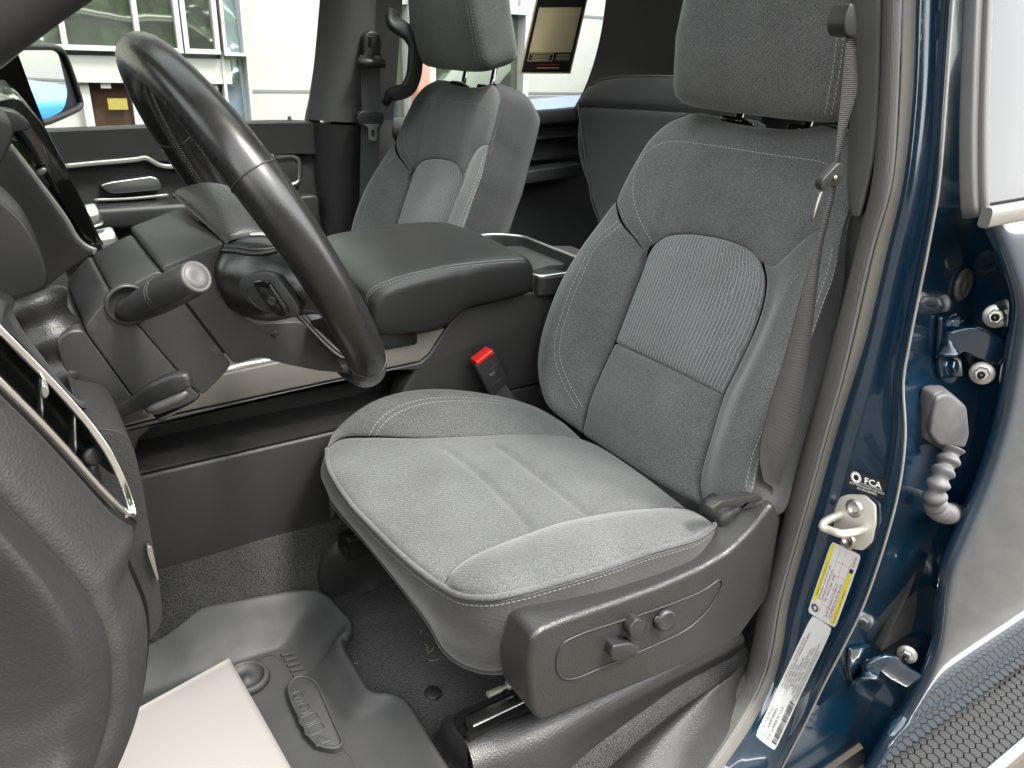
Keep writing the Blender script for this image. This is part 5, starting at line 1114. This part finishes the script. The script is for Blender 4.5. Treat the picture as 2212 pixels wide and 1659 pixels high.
# window frame, quarter seal and glass (leaning inwards)
def wy(z): return 1.99 - .30 * (z + .22)
fr_ = [(135, 292), (10, 305), (-200, 330)]
gP = [A(-.75, wy(-.22), -.235), A(.72, wy(-.22), -.215), A(.80, wy(.35), .36), A(-.35, wy(.35), .36)]
mk('door_glass', *slab(gP, A(0, .004, 0)), 'glass', pdoor, smooth=False)
def onw(px, py, off=0.): return onp(px, py, A(0, wy(0) + off, 0), A(0, 1, .30))
P = cr([onw(663, 300), onw(664, 262), onw(672, 225), onw(684, 150), onw(700, 50), onw(708, 0), onw(722, -90)], 30)
mk('window_frame', *sweep(P + A(.012, 0, 0), rrect(.030, .035, .006), up=A(1, 0, 0)), 'rubber', pdoor)
mk('mirror_sail', *slab(rpoly([onw(-60, 150), onw(0, 150), onw(40, 118), (onw(66, 190)), onw(98, 272), onw(92, 300), onw(-60, 320)], .004), A(0, .02, 0), .003), 'dark_trim', pdoor)
# ------------------------------------------------------------------ far pillar with its belt
PL = [(-80, 742, 800), (0, 735, 792), (130, 722, 786), (262, 706, 780), (268, 706, 780), (420, 704, 776), (560, 704, 770), (700, 706, 768), (860, 708, 766)]
def wp(px, py): return onp(px, py, A(0, 1.90, -.20), A(0, 1, .16))
a = cr([wp(r[1], r[0]) for r in PL[:4]], 20); b = cr([wp(r[2], r[0]) for r in PL[:4]], 20)
G = np.stack([cr(np.array([p + A(-.03, .05, 0), p, p * .6 + q * .4 + A(0, -.02, 0), q + A(0, -.012, 0), q + A(.03, .02, 0), q + A(.06, .06, 0)]), 24) for p, q in zip(a, b)], 0)
gput('far_pillar_trim', G, 'pillar_trim', truck)
a = cr([wp(r[1], r[0]) for r in PL[4:]], 20); b = cr([wp(r[2], r[0]) for r in PL[4:]], 20)
G = np.stack([cr(np.array([p + A(-.03, .05, 0), p + A(0, -.003, 0), p * .6 + q * .4 + A(0, -.024, 0), q + A(0, -.016, 0), q + A(.03, .02, 0), q + A(.06, .06, 0)]), 24) for p, q in zip(a, b)], 0)
gput('far_lower_pillar_trim', G, 'grain_plastic', truck)
mk('far_pillar_core', *slab([A(.71, 1.945, -.87), A(.92, 1.945, -.87), A(.90, 1.945, -.2), A(.90, 1.81, .40), A(.80, 1.81, .40), A(.73, 1.945, -.2)], A(0, .06, 0)), 'dark_trim', truck, smooth=False)
# ------------------------------------------------------------------ passenger belt
pb = empty('passenger_seat_belt', (.85, 1.87, -.7), 'black seat belt hanging beside the passenger seat with steel tongue', 'seat belt', 'seat belts')
yb_ = 1.84
mk('belt_webbing', *sweep(cr(Y([(800, 120, yb_ - .01), (801, 180, yb_ - .004), (802, 250, yb_), (800, 300, yb_ + .005), (797, 400, yb_ + .02), (795, 520, yb_ + .03)]), 40), rrect(.046, .0016, .0005), up=A(1, -.35, 0)), 'belt_web', pb)
mk('belt_guide', *slab(rpoly([at(a, b, y=yb_ - .014) for a, b in [(786, 78), (800, 66), (818, 70), (826, 90), (822, 118), (830, 130), (822, 142), (786, 142), (778, 130), (788, 118)]], .008, 3), A(0, .03, 0), .006, 3), 'smooth_plastic', pb)
mk('guide_slot', *slab(rpoly([at(a, b, y=yb_ - .0150) for a, b in [(795, 78), (803, 78), (805, 102), (794, 102)]], .004, 3), A(0, .006, 0), .001), 'gloss_black', pb)
mk('guide_roller', *tube(Y([(774, 134, yb_ - .016), (830, 138, yb_ - .016)]), .010, 14), 'smooth_plastic', pb)
mk('tongue_cover', *slab(rpoly([at(a, b, y=yb_ - .008) for a, b in [(775, 244), (782, 240), (826, 242), (831, 250), (828, 270), (820, 273), (780, 272), (772, 262)]], .006, 3), A(0, .02, 0), .005, 3), 'smooth_plastic', pb)
tg_ = [at(a, b, y=yb_ - .010) for a, b in [(785, 268), (824, 268), (815, 276), (815, 302), (808, 305), (797, 302), (796, 276)]]
mk('steel_tongue', *slab(rpoly(tg_, .003, 3), A(0, .003, 0), .0008), 'satin_metal', pb, sharp=40)
mk('tongue_slot', *slab(rpoly([at(a, b, y=yb_ - .0108) for a, b in [(802, 280), (809, 280), (809, 296), (802, 294)]], .002, 2), A(0, .0006, 0)), 'black_print', pb, smooth=False)
# grab handle on the pillar for the rear passengers
P = cr([A(*at(848, 30, y=1.80)), at(852, 50, y=1.77), at(882, 72, y=1.75), at(897, 96, y=1.745), at(897, 130, y=1.745), at(893, 165, y=1.75), at(880, 192, y=1.76), at(848, 204, y=1.80), at(838, 215, y=1.84)], 50)
gh = mk('grab_handle', *sweep(P, rrect(.022, .034, .008), up=A(0, -1, .2)), 'smooth_plastic', truck)
# ------------------------------------------------------------------ rear passenger door
rp = empty('rear_passenger_door', (1.5, 1.98, -.87), 'dark inside of the rear passenger door with window behind the passenger seat', 'car door')
mk('door_panel', *slab([A(.90, 1.97, -.88), A(2.2, 1.97, -.88), A(2.2, 1.97, -.20), A(.90, 1.97, -.20)], A(0, .05, 0), .01), 'dark_trim', rp, sharp=45)
P = cr([at(840, 262, y=1.97), at(1000, 248, y=1.97), at(1200, 236, y=1.975), at(1260, 230, y=1.975), A(2.2, 1.975, -.13)], 20)
mk('window_sill_roll', *sweep(P + A(0, 0, -.022), rrect(.045, .06, .018), up=A(0, 0, 1)), 'pillar_trim', rp)
for a, b, c, d in ((1150, 268, 1260, 258), (1150, 300, 1262, 290), (1140, 345, 1262, 336)):
    mk('panel_rib', *sweep(cr(Y([(a, b, 1.955), ((a + c) / 2, (b + d) / 2, 1.955), (c, d, 1.955)]), 8), rrect(.008, .02, .003), up=A(0, 0, 1)), 'smooth_plastic', rp)
fp('rear_armrest', [(1120, 372), (1260, 352), (1262, 380), (1120, 402)], 1.90, .06, 'dark_trim', .01, .01, rp)
c_ = at(892, 240, y=1.965); mk('lock_pin', *lathe([(-.012, .012), (-.008, .012), (-.006, .006), (.012, .0045), (.014, .003)], c_, A(0, 0, 1), 12), 'black_print', rp)
gP = [A(.90, wy(-.22), -.21), A(2.0, wy(-.20), -.18), A(1.85, wy(.38), .40), A(.93, wy(.38), .40)]
mk('door_glass', *slab(gP, A(0, .004, 0)), 'glass', rp, smooth=False)
# rear roof pillar
P = [onw(1312, -30, -.03), onw(1300, 60, -.03), onw(1284, 130, -.03), onw(1262, 192, -.03), onw(1238, 236, -.03)]
G = np.stack([cr(np.array([p, p + A(.06, -.05, 0), p + A(.35, -.12, 0), p + A(.7, -.16, 0)]), 14) for p in cr(P, 20)], 0); gput('rear_roof_pillar', G, 'rear_trim', truck)
# card stuck on the rear side window (printed kraft card; its code square left out)
cq = [onw(1122, 159, -.003), onw(1232, 159, -.003), onw(1271, -10, -.003), onw(1160, -10, -.003)]
nC = nrm(np.cross(cq[1] - cq[0], cq[3] - cq[0])); nC = nC if nC[1] < 0 else -nC
card = mk('window_card', *slab(cq, nC * .001), 'kraft_card', None, smooth=False, label='tan and black printed card stuck on the rear side window', cat='card')
def cr_(s0, t0, s1, t1, o=.0016): return [bil(cq, s0, t0) + nC * o, bil(cq, s1, t0) + nC * o, bil(cq, s1, t1) + nC * o, bil(cq, s0, t1) + nC * o]
# dark border bars, printed field
for nm_, rc_ in (('printed_border', (.03, .025, .97, .285)), ('printed_border', (.03, .285, .085, .86)), ('printed_border', (.915, .285, .97, .86)), ('printed_border', (.03, .86, .97, .985))):
    flat(nm_, [cr_(*rc_)], 'black_print', card)
flat('text_frame', [cr_(.09, .17, .57, .178, .002), cr_(.09, .268, .57, .276, .002), cr_(.09, .17, .10, .276, .002), cr_(.56, .17, .57, .276, .002)], 'kraft_card', card)
for i in range(4): flat('text_line', [cr_(.14 + .03 * (i % 2), .245 - .018 * i, .52 - .03 * (i % 2), .252 - .018 * i, .002)], 'kraft_card', card)
for i in range(5): flat('text_line', [cr_(.63, .255 - .018 * i, .90, .262 - .018 * i, .002)], 'kraft_card', card)
flat('red_line', [cr_(.30, .118, .74, .130, .002)], 'red_print', card); flat('text_line', [cr_(.30, .075, .74, .085, .002)], 'kraft_card', card)
# ------------------------------------------------------------------ rear bench with its cushion folded up
rs = empty('rear_bench', (1.6, 1.4, -.87), 'dark cloth rear bench behind the driver seat', 'car seat')
def rx(px, py, x): return at(px, py, x=x)
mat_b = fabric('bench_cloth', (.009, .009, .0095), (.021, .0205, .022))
c0 = np.array([rx(1330, 590, 1.22), rx(1430, 600, 1.22), rx(1600, 620, 1.22), rx(1760, 640, 1.22)])
c1 = np.array([rx(1246, 222, 1.42), rx(1360, 228, 1.42), rx(1480, 236, 1.42), rx(1640, 250, 1.42)])
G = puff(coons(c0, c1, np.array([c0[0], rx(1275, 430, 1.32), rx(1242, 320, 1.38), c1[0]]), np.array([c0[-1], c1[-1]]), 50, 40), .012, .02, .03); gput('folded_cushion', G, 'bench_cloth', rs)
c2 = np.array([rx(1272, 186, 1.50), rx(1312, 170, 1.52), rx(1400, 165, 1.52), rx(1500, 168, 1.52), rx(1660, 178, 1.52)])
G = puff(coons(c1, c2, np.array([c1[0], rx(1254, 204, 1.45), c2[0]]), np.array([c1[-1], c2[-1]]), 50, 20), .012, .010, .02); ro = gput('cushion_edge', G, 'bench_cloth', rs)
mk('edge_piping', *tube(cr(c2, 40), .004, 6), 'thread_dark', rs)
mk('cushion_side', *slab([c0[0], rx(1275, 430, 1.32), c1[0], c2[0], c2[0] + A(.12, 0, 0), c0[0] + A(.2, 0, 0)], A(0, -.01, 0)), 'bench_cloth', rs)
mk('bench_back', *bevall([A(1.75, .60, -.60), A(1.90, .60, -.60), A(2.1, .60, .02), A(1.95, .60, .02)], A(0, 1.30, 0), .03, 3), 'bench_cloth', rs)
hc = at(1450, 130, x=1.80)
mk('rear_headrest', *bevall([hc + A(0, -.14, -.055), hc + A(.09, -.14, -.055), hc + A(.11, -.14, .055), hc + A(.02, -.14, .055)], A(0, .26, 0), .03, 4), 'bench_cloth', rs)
mk('rear_floor', *slab([A(1.02, .56, -.868), A(2.2, .56, -.868), A(2.2, 1.94, -.868), A(1.02, 1.94, -.868)], A(0, 0, .004)), 'carpet', truck, smooth=False)
# ------------------------------------------------------------------ driver belt
db = empty('driver_seat_belt', (.80, .54, -.6), 'dark grey driver seat belt running down beside the blue door pillar', 'seat belt', 'seat belts')
def ribbon(L, Rr, n=50):
    a, b = cr(L, n), cr(Rr, n); return thick(np.stack([a, a * .5 + b * .5, b], 1), .0016)
L = [(1829, 70, .558), (1820, 165, .552), (1810, 275, .546), (1803, 352, .540), (1799, 395, .538), (1787, 436, .536), (1773, 487, .536), (1759, 540, .535), (1733, 632, .534), (1707, 734, .533), (1686, 805, .532), (1664, 875, .531), (1646, 945, .530), (1641, 990, .530), (1650, 1040, .532)]
Rr = [(1850, 80, .550), (1853, 190, .545), (1834, 258, .541), (1813, 358, .535), (1808, 398, .533), (1799, 440, .531), (1787, 490, .530), (1776, 540, .528), (1767, 612, .526), (1755, 713, .524), (1745, 784, .523), (1729, 870, .522), (1714, 940, .522), (1700, 990, .524), (1680, 1060, .528)]
mw = mat('driver_web', (.016, .0155, .0165), .75)
t_ = mw.node_tree; tc = t_.nodes.new('ShaderNodeTexCoord'); ck = t_.nodes.new('ShaderNodeTexWave'); ck.bands_direction = 'Z'; ck.inputs['Scale'].default_value = 160; ck.inputs['Distortion'].default_value = 2.; ck.inputs['Detail'].default_value = 2; ck.inputs['Detail Scale'].default_value = 3
bp = t_.nodes.new('ShaderNodeBump'); bp.inputs['Strength'].default_value = .7; bp.inputs['Distance'].default_value = .001
t_.links.new(tc.outputs['Object'], ck.inputs[0]); t_.links.new(ck.outputs['Fac'], bp.inputs['Height']); t_.links.new(bp.outputs[0], t_.nodes['Principled BSDF'].inputs['Normal'])
mk('belt_webbing', *ribbon(Y(L), Y(Rr)), 'driver_web', db)
mk('belt_guide', *slab(rpoly([at(a, b, y=.552) for a, b in [(1838, 5), (1848, 10), (1852, 60), (1848, 82), (1830, 78), (1824, 62), (1826, 40)]], .006, 3), A(.01, .03, 0), .006, 3), 'smooth_plastic', db)
lt = [at(a, b, y=.524) for a, b in [(1774, 402), (1778, 388), (1806, 358), (1814, 351), (1823, 356), (1824, 374), (1818, 396), (1806, 404), (1790, 402), (1786, 412), (1779, 414)]]
lo = mk('latch_cover', *slab(rpoly(lt, .003, 3), A(.002, .011, 0), .0035, 3), 'smooth_plastic', db, sharp=50)
c_ = at(1804, 384, y=.5235); mk('latch_pin', *lathe([(0, .0024), (.0014, .0022), (.0018, .001)], c_, A(-.2, -1, .1), 14), 'steel', lo)
mk('latch_tongue', *slab(rpoly([at(a, b, y=.529) for a, b in [(1774, 414), (1780, 414), (1763, 472), (1756, 472)]], .002, 2), A(.001, .003, 0), .0008), 'steel', db)
mk('lower_anchor', *slab(rpoly([at(a, b, y=.532) for a, b in [(1535, 1100), (1560, 1082), (1640, 1070), (1650, 1078), (1560, 1098), (1545, 1112)]], .004, 3), A(0, .012, 0), .003), 'smooth_plastic', db)
# ------------------------------------------------------------------ passenger side mirror
mir = empty('side_mirror', (.15, 2.13, -.3), 'black passenger side mirror reflecting a bright blue truck', 'mirror')
nM = nrm(A(.70, -.37, .012)); M0 = at(110, 185, y=2.12)
def mp(px, py, o=0.): return onp(px, py, M0 + nM * o, nM)
hs_ = [(30, 97), (112, 97), (136, 104), (148, 130), (162, 170), (177, 212), (181, 228), (174, 240), (140, 254), (112, 264), (96, 270), (60, 278), (30, 240)]
mk('mirror_housing', *slab(rpoly([mp(*p, -.006) for p in hs_], .012, 4), -nM * .10, .014, 4), 'smooth_plastic', mir, sharp=60)
gs_ = [(30, 108), (112, 108), (126, 116), (138, 165), (146, 200), (141, 226), (134, 240), (102, 257), (60, 266), (30, 230)]
mk('mirror_glass', *slab(rpoly([mp(*p, .000) for p in gs_], .012, 4), -nM * .003), 'mirror_glass', mir, smooth=False)
ring_ = np.array(rpoly([mp(*p, -.002) for p in [(30, 100), (112, 101), (132, 108), (145, 135), (158, 172), (171, 212), (174, 226), (168, 234), (138, 248), (104, 262), (60, 270), (30, 236)]], .012, 4))
mk('mirror_rim', *tube(ring_, .008, 8, True), 'smooth_plastic', mir)
# ------------------------------------------------------------------ dealership building across the yard
YB = 6.0
mat('white_panel', (.36, .35, .32), .55, var=.03); mat('panel_joint', (.16, .16, .15), .7); mat('window_alu', (.38, .38, .36), .4)
mat('dull_yellow', (.22, .18, .03), .7); mat('dark_room', (.030, .018, .012), .8); mat('pink_column', (.42, .22, .16), .7); mat('pale_blue_panel', (.42, .55, .60), .25)
def wglass(name, tint, mixf):
    m = bpy.data.materials.new(name); m.use_nodes = True; t = m.node_tree; b = t.nodes['Principled BSDF']; b.inputs['Base Color'].default_value = (*tint, 1); b.inputs['Roughness'].default_value = .03; b.inputs['Metallic'].default_value = mixf
    tc = t.nodes.new('ShaderNodeTexCoord'); n = t.nodes.new('ShaderNodeTexNoise'); n.inputs['Scale'].default_value = 1.6; bp = t.nodes.new('ShaderNodeBump'); bp.inputs['Strength'].default_value = .12; bp.inputs['Distance'].default_value = .05
    t.links.new(tc.outputs['Object'], n.inputs[0]); t.links.new(n.outputs['Fac'], bp.inputs['Height']); t.links.new(bp.outputs[0], b.inputs['Normal']); MATS[name] = m
wglass('window_glass', (.30, .33, .27), .9); wglass('blue_glass', (.62, .74, .78), .8)
bld = empty('dealership_building', (2, YB + .5, -K), 'white panelled dealership building with large windows beyond the passenger side', 'building')
mk('facade_wall', *slab([A(-6, YB, -K), A(14, YB, -K), A(14, YB, 4.5), A(-6, YB, 4.5)], A(0, .4, 0)), 'white_panel', bld, smooth=False)
def rct(x0, y0, x1, y1, y=YB):
    p = at(x0, y0, y=y); q = at(x1, y1, y=y); r = at(x0, y1, y=y); s = at(x1, y0, y=y); return (p[0] + r[0]) / 2, (q[0] + s[0]) / 2, (r[2] + q[2]) / 2, (p[2] + s[2]) / 2
WN = [0]
def window(x0, x1, z0, z1, m='window_glass', fw=.06, tilt=.05, name='window'):
    mbx = MB(); WN[0] += 1; d = min(.13, (z1 - z0) * tilt); dp = d + .05 + .002 * WN[0]; y = YB - dp / 2 + .01
    for zc in (z1 + fw / 2, z0 - fw / 2): mbx.add(*boxv(A((x0 + x1) / 2, y, zc), A(x1 - x0 + 2 * fw, 0, 0), A(0, dp, 0), A(0, 0, fw)))
    for xc in (x0 - fw / 2, x1 + fw / 2): mbx.add(*boxv(A(xc, y, (z0 + z1) / 2), A(fw, 0, 0), A(0, dp - .004, 0), A(0, 0, z1 - z0 - .002)))
    w_ = mbx.put(name, 'window_alu', bld, smooth=False)
    mk('pane', *slab([A(x0, YB - d - .012, z0), A(x1, YB - d - .012, z0), A(x1, YB - .012, z1), A(x0, YB - .012, z1)], A(0, .006, 0)), m, w_, smooth=False); return w_
# upper window band
xl, xr, z0, z1 = rct(133, 0, 280, 97); _, _, _, ztop = rct(133, -300, 280, 97)
P3 = [(rct(-160, 0, 122, 97)[0], rct(-160, 0, 122, 97)[1]), (xl, xr), rct(291, 0, 368, 100)[:2], rct(392, 0, 448, 102)[:2]]
for a, b in P3: window(a, b, z0, 2.2, fw=.03)
mk('sill_band', *boxv(A((P3[0][0] + P3[-1][1]) / 2, YB - .05, z0 - .14), A(P3[-1][1] - P3[0][0] + .2, 0, 0), A(0, .12, 0), A(0, 0, .16)), 'white_panel', bld, smooth=False)
x0, x1, zz0, zz1 = rct(196, 168, 284, 282); wglass('room_glass', (.045, .026, .016), .0); w_ = window(x0, x1, zz0, zz1, 'room_glass', fw=.05)
sg = rct(232, 212, 274, 236, YB - .05); mk('yellow_notice', *boxv(A((sg[0] + sg[1]) / 2, YB - .075, (sg[2] + sg[3]) / 2), A(sg[1] - sg[0], 0, 0), A(0, .008, 0), A(0, 0, sg[3] - sg[2])), 'dull_yellow', w_, smooth=False)
sg = rct(216, 176, 238, 190, YB - .05); mk('white_notice', *boxv(A((sg[0] + sg[1]) / 2, YB - .075, (sg[2] + sg[3]) / 2), A(sg[1] - sg[0], 0, 0), A(0, .008, 0), A(0, 0, sg[3] - sg[2])), 'white_label', w_, smooth=False)
x0, x1, zz0, zz1 = rct(398, 124, 452, 300); window(x0, x1, zz0, zz1, fw=.05)
x0, x1, zz0, zz1 = rct(472, 0, 508, 112); window(x0, x1, zz0, 2.2, 'blue_glass', fw=.02, name='corner_window')
x0, x1, zz0, zz1 = rct(484, 118, 530, 300); window(x0, x1, -K + .1, zz1, 'blue_glass', fw=.02, name='corner_window')
for py in (197,):
    z = rct(520, py, 700, py)[3]; mk('panel_joint', *boxv(A(5, YB - .002, z), A(8, 0, 0), A(0, .006, 0), A(0, 0, .02)), 'panel_joint', bld, smooth=False)
for px, py in ((1122, 25), (1200, 210), (1000, 25)):
    z = at(px, py, y=YB)[2]; 
    if py != 25 or px == 1122: mk('panel_joint', *boxv(A(9, YB - .002, z), A(10, 0, 0), A(0, .006, 0), A(0, 0, .02)), 'panel_joint', bld, smooth=False)
x = at(1122, 10, y=YB)[0]; mk('panel_joint', *boxv(A(x, YB - .003, 1.5), A(.02, 0, 0), A(0, .006, 0), A(0, 0, 5.8)), 'panel_joint', bld, smooth=False)
x0, x1, zz0, zz1 = rct(925, 26, 1112, 300); window(x0, x1, -K + .2, zz1, fw=.06)
x0, x1, zz0, zz1 = rct(852, 10, 866, 300); window(rct(800, 10, 866, 300)[0], x1, -K + .2, zz1, fw=.04)
x0, x1, _, _ = rct(872, 0, 900, 240); mk('entrance_column', *boxv(A((x0 + x1) / 2, YB - .12, 1.0), A(x1 - x0, 0, 0), A(0, .25, 0), A(0, 0, 5.1), .02), 'pink_column', bld)
# ------------------------------------------------------------------ blue truck parked behind
mat('bright_blue', (.010, .20, .62), .25, coat=1.); mat('tyre', (.02, .02, .02), .8, grain=60, bump=.5)
bt = empty('parked_truck', (5.2, 4.2, -K), 'bright blue pickup truck parked beside the white building', 'truck')
zg = -K
def side(pts, y0, y1, m, name, bev=.05, parent=bt): return mk(name, *slab(rpoly([A(x, y0, zg + z) for x, z in pts], .08, 4), A(0, y1 - y0, 0), bev, 4), m, parent, sharp=45)
TX = 2.9
side([(TX, .55), (TX, 1.0), (TX + .08, 1.14), (TX + 1.35, 1.22), (TX + 5.6, 1.22), (TX + 5.7, .6), (TX + 4.9, .52), (TX + 4.75, .85), (TX + 4.45, .98), (TX + 4.1, .85), (TX + 3.95, .52), (TX + 1.45, .50), (TX + 1.32, .85), (TX + .98, 1.0), (TX + .62, .85), (TX + .5, .52)], 3.25, 5.1, 'bright_blue', 'truck_body', .07)
side([(TX + 1.35, 1.18), (TX + 2.05, 1.80), (TX + 3.6, 1.84), (TX + 3.85, 1.18)], 3.36, 4.99, 'gloss_black', 'cab_glass', .06)
side([(TX + 1.95, 1.76), (TX + 2.1, 1.86), (TX + 3.55, 1.90), (TX + 3.7, 1.80)], 3.38, 4.97, 'bright_blue', 'cab_roof', .04)
mk('grille', *bevall([A(TX - .03, 3.55, zg + .72), A(TX - .03, 4.8, zg + .72), A(TX - .01, 4.8, zg + 1.02), A(TX - .01, 3.55, zg + 1.02)], A(.05, 0, 0), .01), 'gloss_black', bt)
mk('bumper', *bevall([A(TX - .10, 3.28, zg + .48), A(TX - .10, 5.07, zg + .48), A(TX - .10, 5.07, zg + .68), A(TX - .10, 3.28, zg + .68)], A(.2, 0, 0), .04, 3), 'gloss_black', bt)
for y in (3.32, 4.82): mk('headlight', *bevall([A(TX - .04, y, zg + .82), A(TX - .04, y + .22, zg + .82), A(TX + .02, y + .22, zg + .98), A(TX + .02, y, zg + .98)], A(.08, 0, 0), .02), 'white_label', bt)
for xw in (TX + .98, TX + 4.45):
    for y, d in ((3.24, 1), (5.11, -1)):
        tw = mk('wheel', *lathe([(0, .20), (.0, .36), (.03, .41), (.22, .41), (.25, .36), (.25, .2)], A(xw, y, zg + .41), A(0, d, 0), 40), 'tyre', bt)
        mk('rim', *lathe([(-.002, .05), (.02, .07), (.012, .19), (-.006, .235), (.05, .24)], A(xw, y, zg + .41), A(0, d, 0), 24), 'satin_metal', tw)
for y in (3.10, 5.06): mk('door_mirror', *bevall([A(TX + 1.75, y, zg + 1.22), A(TX + 1.85, y, zg + 1.22), A(TX + 1.85, y + .18, zg + 1.22), A(TX + 1.75, y + .18, zg + 1.22)], A(0, 0, .24), .03, 3), 'gloss_black', bt)
# ------------------------------------------------------------------ woodland behind the photographer (mirrored in paint and panes)
lm = mat('leaf', (.060, .125, .016), .6, var=.6, vscale=.8)
rng = np.random.default_rng(3); V = []; Fc = []
N_ = 60000
cl = np.stack([rng.uniform(-40, 45, 260), rng.uniform(-46, -26, 260), rng.uniform(0, 15, 260) ** 1.0], 1)
ci = rng.integers(0, 260, N_); pos = cl[ci] + rng.normal(size=(N_, 3)) * A(1.5, 1.2, 1.1); pos[:, 2] = np.abs(pos[:, 2]) - K + .2
d1 = rng.normal(size=(N_, 3)); d1 /= np.linalg.norm(d1, axis=1, keepdims=True); d2 = np.cross(d1, rng.normal(size=(N_, 3))); d2 /= np.linalg.norm(d2, axis=1, keepdims=True); s = rng.uniform(.28, .60, (N_, 1))
Vq = np.stack([pos - d1 * s, pos + d2 * s * .6, pos + d1 * s, pos - d2 * s * .6], 1).reshape(-1, 3)
mk('woodland', Vq, [(4 * i, 4 * i + 1, 4 * i + 2, 4 * i + 3) for i in range(N_)], 'leaf', None, smooth=False, kind='stuff', label='green wooded bank mirrored in the windows', cat='trees')
